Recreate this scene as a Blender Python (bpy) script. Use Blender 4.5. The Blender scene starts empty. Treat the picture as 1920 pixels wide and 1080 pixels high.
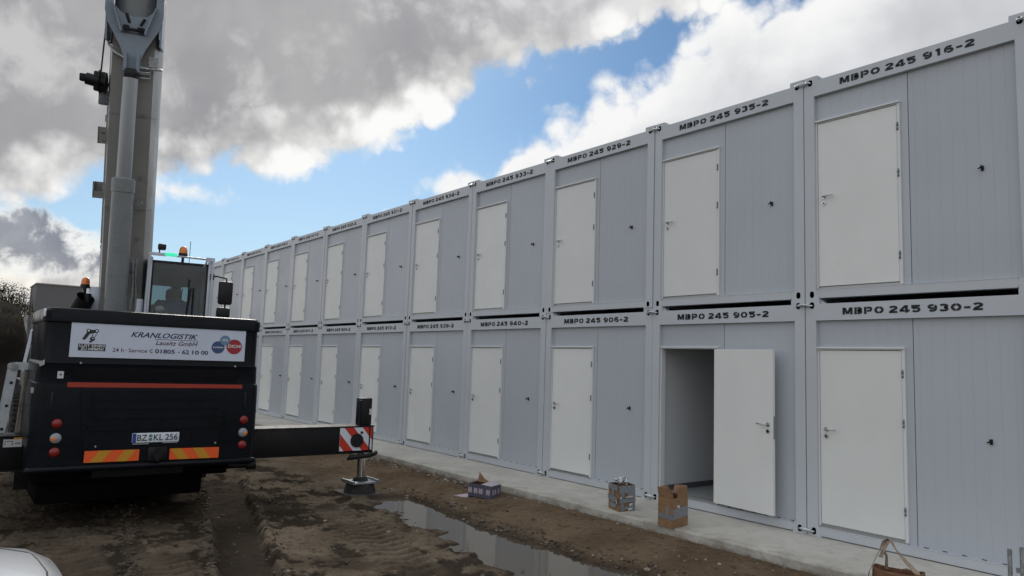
import bpy, bmesh, math, random
import numpy as np
from mathutils import Matrix, Vector
random.seed(7)
rad = math.radians
scn = bpy.context.scene
col = scn.collection

# ------------------------------------------------------------------ camera
cam_d = bpy.data.cameras.new("camera")
cam = bpy.data.objects.new("camera", cam_d); col.objects.link(cam)
cam_d.sensor_width = 36.0
cam_d.lens = 1373.7 / 1920 * 36
cam_d.clip_start = 0.05; cam_d.clip_end = 3000
CAM = Vector((4.9085, -8.3029, 1.9124))
_r = np.array([-0.1094, 0.9136, -0.0162]); _t = np.linalg.norm(_r); _k = _r / _t
_K = np.array([[0, -_k[2], _k[1]], [_k[2], 0, -_k[0]], [-_k[1], _k[0], 0]])
_R = (np.eye(3) + math.sin(_t) * _K + (1 - math.cos(_t)) * _K @ _K) @ np.array([[1, 0, 0], [0, 0, -1], [0, 1, 0.]])
M = Matrix(((_R[0][0], -_R[1][0], -_R[2][0], CAM.x), (_R[0][1], -_R[1][1], -_R[2][1], CAM.y),
            (_R[0][2], -_R[1][2], -_R[2][2], CAM.z), (0, 0, 0, 1)))
cam.matrix_world = M
scn.camera = cam

# ------------------------------------------------------------------ exposure
scn.view_settings.view_transform = 'Standard'
scn.view_settings.look = 'None'
scn.view_settings.gamma = 1.0
scn.view_settings.exposure = 0.12
scn.view_settings.use_curve_mapping = False

# ------------------------------------------------------------------ node helper
class NT:
    def __init__(s, tree): s.t = tree; s.n = tree.nodes; s.l = tree.links
    def node(s, kind, **kw):
        n = s.n.new(kind)
        for k, v in kw.items(): setattr(n, k, v)
        return n
    def put(s, sock, v):
        if v is None: return
        if isinstance(v, bpy.types.NodeSocket): s.l.new(v, sock)
        else: sock.default_value = v
    def math(s, op, a, b=None, c=None, clamp=False):
        n = s.node('ShaderNodeMath', operation=op, use_clamp=clamp)
        s.put(n.inputs[0], a); s.put(n.inputs[1], b); s.put(n.inputs[2], c)
        return n.outputs[0]
    def vmath(s, op, a, b=None):
        n = s.node('ShaderNodeVectorMath', operation=op)
        s.put(n.inputs[0], a); s.put(n.inputs[1], b)
        return n.outputs['Value'] if op in ('DOT_PRODUCT', 'LENGTH', 'DISTANCE') else n.outputs[0]
    def noise(s, vec, scale, detail=4, rough=0.5, dist=0.0):
        n = s.node('ShaderNodeTexNoise')
        s.put(n.inputs['Vector'], vec); n.inputs['Scale'].default_value = scale
        n.inputs['Detail'].default_value = detail; n.inputs['Roughness'].default_value = rough
        n.inputs['Distortion'].default_value = dist
        return n.outputs['Fac']
    def step(s, v, a, b, lo=0.0, hi=1.0):
        n = s.node('ShaderNodeMapRange', interpolation_type='SMOOTHSTEP')
        s.put(n.inputs[0], v); n.inputs[1].default_value = a; n.inputs[2].default_value = b
        n.inputs[3].default_value = lo; n.inputs[4].default_value = hi
        return n.outputs[0]
    def mix(s, f, a, b, mode='MIX'):
        n = s.node('ShaderNodeMix', data_type='RGBA', blend_type=mode)
        s.put(n.inputs['Factor'], f)
        for nm, v in (('A', a), ('B', b)):
            sk = [i for i in n.inputs if i.name == nm and i.type == 'RGBA'][0]
            if isinstance(v, tuple) and len(v) == 3: v = v + (1,)
            s.put(sk, v)
        return [o for o in n.outputs if o.type == 'RGBA'][0]

# ------------------------------------------------------------------ sky and sun
SUN_EL, SUN_AZ = 34.0, 158.0            # azimuth of the sun, degrees counter-clockwise from +X
w = bpy.data.worlds.new("World"); scn.world = w; w.use_nodes = True
w.cycles.sampling_method = 'MANUAL'; w.cycles.sample_map_resolution = 512
T = NT(w.node_tree); T.n.clear()
out = T.node('ShaderNodeOutputWorld'); bg = T.node('ShaderNodeBackground')
T.l.new(bg.outputs[0], out.inputs[0])
sky = T.node('ShaderNodeTexSky', sky_type='NISHITA', sun_disc=False)
sky.sun_elevation = rad(SUN_EL); sky.sun_rotation = rad(90 - SUN_AZ)
sky.air_density = 1.0; sky.dust_density = 0.6; sky.ozone_density = 1.6
d = T.node('ShaderNodeTexCoord').outputs['Generated']
SKY_STR = 0.075
blue = T.mix(1.0, sky.outputs[0], (SKY_STR * 0.56, SKY_STR * 0.81, SKY_STR * 1.02), 'MULTIPLY')
def ray(u, v):
    p = np.array([(u - 960) / 1373.7, (v - 540) / 1373.7, 1.0]) @ _R
    return Vector(p / np.linalg.norm(p))
def plane(p, q, inside):
    n = ray(*p).cross(ray(*q)).normalized()
    if n.dot(ray(*inside)) < 0: n = -n
    return T.vmath('DOT_PRODUCT', d, tuple(n))
sep = T.node('ShaderNodeSeparateXYZ'); T.l.new(d, sep.inputs[0])
def N0(scale, det, ro, dist=0.0): return T.math('SUBTRACT', T.noise(d, scale, det, ro, dist), 0.5)
n_big = N0(2.6, 2, 0.5); n_mid = N0(7.5, 5, 0.55, 0.3); n_fin = N0(24, 8, 0.62, 0.25)
def puffs(scale):
    wv = T.vmath('ADD', d, T.vmath('MULTIPLY', T.vmath('SUBTRACT', T.node('ShaderNodeTexNoise').outputs['Color'], (.5, .5, .5)), (.05, .05, .05)))
    nn = wv.node.inputs[1].links[0].from_node.inputs[0].links[0].from_node.inputs[0].links[0].from_node
    T.l.new(d, nn.inputs['Vector']); nn.inputs['Scale'].default_value = scale * .9; nn.inputs['Detail'].default_value = 5
    v = T.node('ShaderNodeTexVoronoi', feature='F1'); T.l.new(wv, v.inputs['Vector']); v.inputs['Scale'].default_value = scale
    return T.math('SUBTRACT', 0.50, v.outputs['Distance'])
n_puff = T.math('ADD', T.math('MULTIPLY', puffs(13), 0.6), T.math('MULTIPLY', puffs(30), 0.4))
def wob(a, b, c):
    return T.math('ADD', T.math('ADD', T.math('MULTIPLY', n_big, a), T.math('MULTIPLY', n_mid, b)), T.math('MULTIPLY', n_fin, c))
def blob(u, v, ru, rv):
    """rounded cloud round a direction: half-sizes in units of 1/1374 rad"""
    c0 = ray(u, v); e1 = Vector((0, 0, 1)).cross(c0).normalized(); e2 = c0.cross(e1)
    x = T.math('DIVIDE', T.vmath('DOT_PRODUCT', d, tuple(e1)), ru / 1374); y = T.math('DIVIDE', T.vmath('DOT_PRODUCT', d, tuple(e2)), rv / 1374)
    q = T.math('SQRT', T.math('ADD', T.math('MULTIPLY', x, x), T.math('MULTIPLY', y, y)))
    front = T.step(T.vmath('DOT_PRODUCT', d, tuple(c0)), 0.0, 0.2)
    return T.math('SUBTRACT', T.math('MULTIPLY', T.math('SUBTRACT', 1.0, q), rv / 1374), T.math('SUBTRACT', 1.0, front))
wA = T.math('ADD', wob(0.0, 0.070, 0.045), T.math('MULTIPLY', n_puff, 0.085))
sA0 = T.math('MINIMUM', plane((1222, 62), (640, 312), (600, 100)), plane((640, 312), (60, 366), (300, 100)))
sA = T.math('ADD', sA0, wA)
sB0 = plane((800, 385), (1240, 98), (1500, 100)); sB = T.math('ADD', T.math('ADD', sB0, wob(0.0, 0.06, 0.06)), T.math('MULTIPLY', n_puff, 0.10))
sC = T.math('ADD', blob(55, 462, 135, 46), wob(0.0, 0.03, 0.045))
sE = T.math('MAXIMUM', T.math('MAXIMUM', T.math('ADD', blob(325, 358, 75, 17), wob(0, 0.0, 0.055)), T.math('ADD', blob(850, 348, 36, 13), wob(0, 0, 0.035))),
            T.math('ADD', blob(1130, 155, 26, 16), wob(0, 0, 0.04)))
mA = T.step(sA, -0.006, 0.022); mB = T.step(sB, -0.010, 0.030); mC = T.step(sC, -0.004, 0.010); mE = T.step(sE, -0.006, 0.016)
body = T.math('ADD', T.math('MULTIPLY', T.noise(d, 3.2, 4, 0.5, 0.3), 0.7), T.math('MULTIPLY', T.noise(d, 11, 5, 0.55, 0.3), 0.3))
back = T.vmath('DOT_PRODUCT', d, tuple(Vector((0.10, -0.88, 0.46)).normalized()))
lift = T.step(back, 0.0, 0.8)  # sky behind the camera brightened to light the container fronts
body2 = T.math('ADD', T.math('ADD', T.math('MULTIPLY', T.noise(d, 5.5, 6, 0.58, 0.5), 0.6), T.math('MULTIPLY', T.noise(d, 17, 6, 0.6, 0.4), 0.4)), T.math('MULTIPLY', n_puff, 0.22))
greyA = T.mix(T.step(body, 0.36, 0.64), (0.30, 0.30, 0.318), (0.42, 0.415, 0.42))
greyA = T.mix(T.step(body2, 0.48, 0.64, 0.0, 0.65), greyA, (0.64, 0.635, 0.635))
rightlight = T.step(plane((760, 0), (1150, 300), (1400, 0)), -0.10, 0.28)
greyA = T.mix(T.math('MULTIPLY', rightlight, T.step(body2, 0.36, 0.60, 0.35, 0.95)), greyA, (0.74, 0.745, 0.76))
greyA = T.mix(lift, greyA, (0.745, 0.785, 0.83))
thA = T.math('ADD', T.math('SUBTRACT', sA0, T.math('MULTIPLY', n_puff, 0.09)), T.math('ADD', T.math('MULTIPLY', n_mid, 0.17), T.math('MULTIPLY', n_fin, 0.03)))
colA = T.mix(T.step(thA, 0.004, 0.085), (0.90, 0.895, 0.88), greyA)
puff = T.step(n_puff, -0.10, 0.16, 0.80, 1.0)
colA = T.mix(1.0, colA, T.node('ShaderNodeCombineXYZ').outputs[0], 'MULTIPLY')
pc = colA.node.inputs
px = [l.from_node for l in w.node_tree.links if l.to_node == colA.node and l.from_node.type == 'COMBXYZ'][0]
fade = T.math('ADD', T.math('MULTIPLY', T.math('SUBTRACT', puff, 1.0), T.step(thA, 0.10, 0.0)), 1.0)
for k_ in range(3): T.put(px.inputs[k_], fade)
colB = T.mix(T.step(T.math('ADD', sB0, T.math('MULTIPLY', n_mid, 0.2)), 0.02, 0.14), (0.86, 0.86, 0.86),
             T.mix(T.step(body, 0.36, 0.66), (0.50, 0.51, 0.54), (0.72, 0.73, 0.75)))
thC = T.math('ADD', sC, T.math('MULTIPLY', n_fin, 0.05))
colC = T.mix(T.step(thC, 0.002, 0.022), (0.86, 0.86, 0.84), T.mix(T.step(body, 0.42, 0.58), (0.20, 0.215, 0.26), (0.36, 0.37, 0.40)))
# pale air close to the horizon
hz = T.step(sep.outputs[2], 0.05, 0.36, 0.62, 0.0)
base = T.mix(hz, blue, (0.56, 0.73, 0.87))
c = T.mix(mB, base, colB); c = T.mix(mA, c, colA); c = T.mix(mE, c, (0.84, 0.85, 0.85))
# broken bright bank low on the left
lowleft = T.math('ADD', plane((215, 300), (215, 600), (100, 500)), T.math('MULTIPLY', n_mid, .25))
sL = T.math('ADD', T.math('SUBTRACT', 0.112, sep.outputs[2]), wob(0, 0.10, 0.06))
c = T.mix(T.math('MULTIPLY', T.step(lowleft, -0.03, 0.04), T.step(sL, -0.02, 0.03)), c, T.mix(T.step(N0(14, 6, .6, .4), -.10, .12), (0.52, 0.51, 0.50), (0.94, 0.90, 0.82)))
c = T.mix(T.math('MULTIPLY', mC, 0.95), c, colC)
T.l.new(c, bg.inputs[0]); bg.inputs[1].default_value = 1.0

sun_d = bpy.data.lights.new("sun", 'SUN'); sun = bpy.data.objects.new("sun", sun_d); col.objects.link(sun)
sun_d.energy = 1.4; sun_d.angle = rad(18); sun_d.color = (1.0, 0.95, 0.88)
sd = Vector((math.cos(rad(SUN_EL)) * math.cos(rad(SUN_AZ)), math.cos(rad(SUN_EL)) * math.sin(rad(SUN_AZ)), math.sin(rad(SUN_EL))))
sun.rotation_euler = (-sd).to_track_quat('-Z', 'Y').to_euler()

# ------------------------------------------------------------------ materials
def mat(name, color, rough=0.5, metal=0.0, var=0.0, vscale=3.0, bump=0.0, bscale=40.0, dirt=None, spec=0.5, coat=0.0, rvar=0.0, unit=0.0):
    m = bpy.data.materials.new(name); m.use_nodes = True
    t = NT(m.node_tree); p = t.n['Principled BSDF']
    p.inputs['Roughness'].default_value = rough; p.inputs['Metallic'].default_value = metal
    p.inputs['Specular IOR Level'].default_value = spec; p.inputs['Coat Weight'].default_value = coat
    p.inputs['Base Color'].default_value = tuple(color) + (1,)
    geo = t.node('ShaderNodeNewGeometry').outputs['Position']
    if var or dirt:
        f = t.noise(geo, vscale, 6, 0.6)
        a = tuple(x * (1 - var) for x in color); b = tuple(min(1, x * (1 + var)) for x in color)
        cc = t.mix(t.step(f, 0.3, 0.7), a, b)
        if dirt:
            dcol, amt, ds = dirt
            g = t.noise(geo, ds, 9, 0.72, 0.3)
            cc = t.mix(t.step(g, 1 - amt - 0.12, 1 - amt + 0.12), cc, dcol)
        t.l.new(cc, p.inputs['Base Color'])
    if unit:
        oi = t.node('ShaderNodeObjectInfo').outputs['Random']; k_ = t.step(oi, 0, 1, 1 - unit, 1 + unit)
        cm = t.node('ShaderNodeCombineXYZ'); [t.put(cm.inputs[q], k_) for q in range(3)]
        t.l.new(t.mix(1.0, cc, cm.outputs[0], 'MULTIPLY'), p.inputs['Base Color'])
    if rvar:
        g = t.noise(geo, vscale * 2.3, 7, 0.65)
        t.l.new(t.step(g, 0.3, 0.7, max(0.02, rough - rvar), min(1, rough + rvar)), p.inputs['Roughness'])
    if bump:
        bn = t.node('ShaderNodeBump'); bn.inputs['Strength'].default_value = bump; bn.inputs['Distance'].default_value = 0.01
        t.l.new(t.noise(geo, bscale, 6, 0.6), bn.inputs['Height']); t.l.new(bn.outputs[0], p.inputs['Normal'])
    return m

m_frame = mat('painted steel frame', (0.515, 0.542, 0.580), 0.36, var=0.03, vscale=0.8, dirt=((0.42, 0.42, 0.42), 0.28, 7.0), rvar=0.08, bump=0.05, bscale=25)
m_panel = mat('coated steel panel', (0.445, 0.473, 0.516), 0.34, var=0.025, vscale=0.7, dirt=((0.41, 0.435, 0.47), 0.28, 1.5), rvar=0.06, unit=0.045)
m_door = mat('white door', (0.74, 0.745, 0.73), 0.40, var=0.025, vscale=1.2, dirt=((0.64, 0.64, 0.62), 0.27, 4.0), rvar=0.08, unit=0.03)
m_jamb = mat('white door frame', (0.70, 0.71, 0.72), 0.4)
m_alu = mat('aluminium', (0.42, 0.42, 0.42), 0.4, 0.8)
m_dark = mat('shade black', (0.006, 0.006, 0.007), 0.8, spec=0.03)  # near black: shade in holes, gaps and under the crane put into colour
m_letter = mat('black stencil paint', (0.012, 0.012, 0.015), 0.6)
m_steel = mat('brushed steel', (0.55, 0.55, 0.55), 0.3, 1.0)
m_zinc = mat('zinc plated steel', (0.62, 0.66, 0.68), 0.34, 0.9, var=0.15, vscale=30)
m_galv = mat('galvanised tube', (0.36, 0.38, 0.39), 0.5, 0.7, var=0.25, vscale=25, dirt=((0.2, 0.2, 0.19), 0.35, 30))
m_black = mat('black plastic', (0.010, 0.011, 0.013), 0.45, spec=0.3)
m_room = mat('room wall', (0.66, 0.68, 0.70), 0.6)
m_floor = mat('room floor', (0.30, 0.31, 0.32), 0.4)
m_skirt = mat('skirting', (0.10, 0.11, 0.13), 0.5)
m_conc = None

def concrete_mat():
    m = bpy.data.materials.new('concrete slab'); m.use_nodes = True
    t = NT(m.node_tree); p = t.n['Principled BSDF']; p.inputs['Roughness'].default_value = 0.85
    pos = t.node('ShaderNodeNewGeometry').outputs['Position']
    a = t.noise(pos, 0.9, 6, 0.6); b = t.noise(pos, 6, 8, 0.7)
    cc = t.mix(t.step(a, 0.35, 0.65), (0.455, 0.435, 0.39), (0.56, 0.54, 0.49))
    cc = t.mix(t.step(b, 0.45, 0.75, 0, 0.6), cc, (0.34, 0.32, 0.28))
    st = t.node('ShaderNodeMapping'); st.inputs['Scale'].default_value = (3.0, 11.0, 9.0); t.l.new(pos, st.inputs[0])
    sp = t.noise(st.outputs[0], 1.6, 5, 0.6)
    cc = t.mix(t.step(sp, 0.635, 0.70, 0, 0.75), cc, (0.12, 0.10, 0.078))
    sy = t.node('ShaderNodeSeparateXYZ'); t.l.new(pos, sy.inputs[0])
    edge = t.math('ADD', sy.outputs[1], t.math('MULTIPLY', t.math('SUBTRACT', t.noise(pos, 3.5, 8, 0.7), 0.5), 1.9))
    cc = t.mix(t.step(edge, -0.95, -1.45, 0, 0.6), cc, (0.22, 0.185, 0.145))
    # soil splashes on the low part of the upright face
    sx = t.node('ShaderNodeSeparateXYZ'); t.l.new(pos, sx.inputs[0])
    hgt = t.math('ADD', sx.outputs[2], t.math('MULTIPLY', t.math('SUBTRACT', b, 0.5), 0.22))
    cc = t.mix(t.step(hgt, -0.05, -0.12, 0, 0.75), cc, (0.13, 0.105, 0.08))
    t.l.new(cc, p.inputs['Base Color'])
    bn = t.node('ShaderNodeBump'); bn.inputs['Strength'].default_value = 0.25; bn.inputs['Distance'].default_value = 0.01
    t.l.new(t.noise(pos, 35, 8, 0.7), bn.inputs['Height']); t.l.new(bn.outputs[0], p.inputs['Normal'])
    return m
m_conc = concrete_mat()

def mud_mat():
    m = bpy.data.materials.new('mud'); m.use_nodes = True
    t = NT(m.node_tree); p = t.n['Principled BSDF']
    pos = t.node('ShaderNodeNewGeometry').outputs['Position']
    at = t.node('ShaderNodeAttribute', attribute_name='wet_shade').outputs['Fac']
    br = t.node('ShaderNodeAttribute', attribute_name='brown').outputs['Fac']
    a = t.noise(pos, 1.3, 7, 0.62); b = t.noise(pos, 9, 8, 0.7); f = t.noise(pos, 60, 6, 0.7)
    grey = t.mix(t.step(a, 0.35, 0.65), (0.104, 0.083, 0.061), (0.176, 0.143, 0.107))
    brown = t.mix(t.step(a, 0.35, 0.65), (0.128, 0.090, 0.058), (0.185, 0.134, 0.090))
    cc = t.mix(br, grey, brown)
    cc = t.mix(t.step(b, 0.50, 0.66, 0, 0.72), cc, (0.062, 0.048, 0.036))
    cc = t.mix(t.step(f, 0.58, 0.72, 0, 0.5), cc, (0.25, 0.21, 0.165))
    cc = t.mix(t.math('MULTIPLY', at, 0.9), cc, (0.026, 0.021, 0.017))  # darkens damp mud and also the painted shade around the crane
    t.l.new(cc, p.inputs['Base Color'])
    r = t.math('SUBTRACT', t.step(b, 0.3, 0.7, 0.80, 0.97), t.math('MULTIPLY', at, 0.01))
    t.l.new(r, p.inputs['Roughness'])
    p.inputs['Specular IOR Level'].default_value = 0.008
    bn = t.node('ShaderNodeBump'); bn.inputs['Strength'].default_value = 0.95; bn.inputs['Distance'].default_value = 0.025
    hh = t.math('ADD', t.noise(pos, 22, 9, 0.7), t.math('MULTIPLY', t.noise(pos, 90, 5, 0.7), 0.35))
    t.l.new(hh, bn.inputs['Height']); t.l.new(bn.outputs[0], p.inputs['Normal'])
    return m
m_mud = mud_mat()
m_stone = mat('pale stones', (0.26, 0.235, 0.205), 0.85, var=0.35, vscale=20)
m_clod = mat('mud clods', (0.075, 0.056, 0.040), 0.9, var=0.4, vscale=14)
m_water = mat('muddy water', (0.075, 0.062, 0.046), 0.045, spec=0.5, bump=0.012, bscale=6)

# crane
m_hood = mat('black lacquer', (0.0060, 0.0075, 0.0110), 0.30, spec=0.14, var=0.2, vscale=2, dirt=((0.012, 0.012, 0.013), 0.28, 5.0), rvar=0.07, bump=0.02, bscale=8)
m_beam = mat('black beam paint', (0.007, 0.007, 0.009), 0.5, spec=0.3, dirt=((0.022, 0.02, 0.018), 0.28, 6.0), var=0.1, rvar=0.12)
m_rubber = mat('tyre rubber', (0.014, 0.014, 0.014), 0.8, dirt=((0.08, 0.065, 0.05), 0.4, 5), var=0.1)
m_boom = mat('grey boom paint', (0.225, 0.225, 0.215), 0.38, var=0.06, vscale=0.8, dirt=((0.13, 0.125, 0.11), 0.33, 3.0), rvar=0.1)
m_collar = mat('blue grey collar paint', (0.235, 0.285, 0.345), 0.45, var=0.05, dirt=((0.15, 0.16, 0.175), 0.3, 4))
m_cyl = mat('cylinder paint', (0.195, 0.21, 0.218), 0.32, var=0.05, dirt=((0.09, 0.09, 0.085), 0.3, 4), rvar=0.1)
m_chrome = mat('chrome rod', (0.62, 0.63, 0.64), 0.2, 1.0)
m_cab = mat('silver cab frame', (0.50, 0.53, 0.60), 0.4, 0.3, var=0.05)
m_cabin = mat('cab interior', (0.20, 0.21, 0.22), 0.7)
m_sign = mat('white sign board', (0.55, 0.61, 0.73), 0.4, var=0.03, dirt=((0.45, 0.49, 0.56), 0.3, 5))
m_navy = mat('navy print', (0.018, 0.025, 0.085), 0.5)
m_plum = mat('plum print', (0.085, 0.03, 0.06), 0.5)
m_dkred = mat('dark red print', (0.33, 0.018, 0.028), 0.45)
m_blueg = mat('grey blue print', (0.13, 0.24, 0.36), 0.45)
m_circle = mat('blue print', (0.035, 0.07, 0.19), 0.45)
m_ink = mat('black print', (0.012, 0.016, 0.024), 0.5)
m_white = mat('white print', (0.75, 0.76, 0.78), 0.5)
m_red = mat('red reflective strip', (0.33, 0.028, 0.015), 0.4)
m_orange = mat('orange reflective foil', (0.80, 0.105, 0.015), 0.4)
m_yellow = mat('yellow reflective foil', (0.55, 0.26, 0.015), 0.4)
m_lampred = mat('red lamp lens', (0.22, 0.012, 0.010), 0.3, coat=0.15)
m_lampamb = mat('amber lamp lens', (0.75, 0.19, 0.02), 0.22, coat=0.5)
m_lampclr = mat('clear lamp lens', (0.26, 0.30, 0.34), 0.2, coat=0.3)
m_warnred = mat('warning red', (0.52, 0.035, 0.015), 0.45)
m_warnwht = mat('warning white', (0.66, 0.72, 0.80), 0.45, dirt=((0.45, 0.46, 0.47), 0.3, 9))
m_plateblue = mat('plate blue', (0.02, 0.06, 0.30), 0.4)
m_badge = mat('badge green', (0.10, 0.20, 0.16), 0.5)
m_padgrey = mat('scuffed steel plate', (0.24, 0.28, 0.31), 0.5, 0.5, var=0.3, vscale=8, dirt=((0.1, 0.09, 0.075), 0.4, 9))
m_board = mat('muddy plank', (0.075, 0.068, 0.06), 0.8, var=0.4, vscale=9)
m_wood = mat('weathered timber', (0.18, 0.155, 0.13), 0.85, var=0.4, vscale=8, bump=0.3)
m_ladder = mat('ladder aluminium', (0.50, 0.54, 0.58), 0.42, 0.6, var=0.1, vscale=9)
m_ggrey = mat('deck grey', (0.14, 0.16, 0.18), 0.5, var=0.1)
m_carton = mat('brown carton', (0.25, 0.145, 0.075), 0.8, var=0.15, vscale=14, dirt=((0.15, 0.085, 0.045), 0.35, 12), bump=0.1)
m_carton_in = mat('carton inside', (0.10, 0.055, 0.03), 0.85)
m_tape = mat('grey tape', (0.20, 0.215, 0.235), 0.35, var=0.2, vscale=30)
m_label = mat('torn white paper', (0.55, 0.55, 0.56), 0.7)
m_purple = mat('slate blue carton', (0.085, 0.085, 0.125), 0.7, var=0.2, vscale=20)
m_print = mat('lilac print', (0.45, 0.38, 0.45), 0.7)
m_leather = mat('brown leather', (0.155, 0.070, 0.035), 0.6, var=0.35, vscale=12, bump=0.2)
m_strap = mat('webbing strap', (0.27, 0.205, 0.155), 0.75, var=0.3, vscale=22)
m_carw = mat('white car paint', (0.72, 0.75, 0.78), 0.25, coat=0.6)
m_blueish = mat('blue jacket', (0.07, 0.20, 0.55), 0.8)
m_skin = mat('skin', (0.46, 0.27, 0.20), 0.6)
m_hair = mat('dark hair', (0.03, 0.024, 0.02), 0.8)
m_soil = mat('dark soil', (0.016, 0.014, 0.012), 0.95, spec=0.03, var=0.5, vscale=0.8, dirt=((0.040, 0.034, 0.025), 0.33, 0.7), bump=0.6, bscale=3)
m_weed = mat('dry weeds', (0.062, 0.052, 0.030), 0.9, spec=0.1, var=0.5, vscale=1.5)
m_leaf = mat('bare shrub twigs', (0.050, 0.045, 0.030), 0.9, var=0.5, vscale=1.5)
m_roofblue = mat('blue grey sheet', (0.20, 0.27, 0.34), 0.5)
m_render = mat('pale render', (0.30, 0.29, 0.27), 0.85)

def block_mat():
    m = bpy.data.materials.new('concrete blockwork'); m.use_nodes = True
    t = NT(m.node_tree); p = t.n['Principled BSDF']; p.inputs['Roughness'].default_value = 0.9
    co = t.node('ShaderNodeTexCoord').outputs['Object']
    mp = t.node('ShaderNodeMapping'); mp.inputs['Rotation'].default_value = (rad(90), 0, rad(90)); t.l.new(co, mp.inputs[0])
    b = t.node('ShaderNodeTexBrick'); t.l.new(mp.outputs[0], b.inputs[0])
    b.inputs['Color1'].default_value = (0.165, 0.165, 0.170, 1); b.inputs['Color2'].default_value = (0.185, 0.183, 0.187, 1)
    b.inputs['Mortar'].default_value = (0.14, 0.14, 0.145, 1); b.inputs['Scale'].default_value = 1.0
    b.inputs['Mortar Size'].default_value = 0.012; b.inputs['Brick Width'].default_value = 0.5; b.inputs['Row Height'].default_value = 0.25
    t.l.new(b.outputs[0], p.inputs['Base Color'])
    return m
m_block = block_mat()

def glass_mat(name, tint, refl=1.0):
    m = bpy.data.materials.new(name); m.use_nodes = True
    t = NT(m.node_tree); t.n.remove(t.n['Principled BSDF'])
    tr = t.node('ShaderNodeBsdfTransparent'); tr.inputs[0].default_value = tuple(tint) + (1,)
    gl = t.node('ShaderNodeBsdfGlossy'); gl.inputs['Roughness'].default_value = 0.03
    fr = t.node('ShaderNodeFresnel'); fr.inputs[0].default_value = 1.5
    mx = t.node('ShaderNodeMixShader'); t.l.new(t.math('MULTIPLY', fr.outputs[0], refl), mx.inputs[0])
    t.l.new(tr.outputs[0], mx.inputs[1]); t.l.new(gl.outputs[0], mx.inputs[2])
    t.l.new(mx.outputs[0], t.n['Material Output'].inputs[0])
    return m
m_glass = glass_mat('cab glass', (0.60, 0.66, 0.67), 1.3)
def lamp_green():
    m = bpy.data.materials.new('lit green lamp'); m.use_nodes = True
    p = m.node_tree.nodes['Principled BSDF']; p.inputs['Base Color'].default_value = (0.05, 0.5, 0.3, 1)
    p.inputs['Emission Color'].default_value = (0.05, 0.75, 0.42, 1); p.inputs['Emission Strength'].default_value = 0.8
    return m
m_green = lamp_green()

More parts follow.
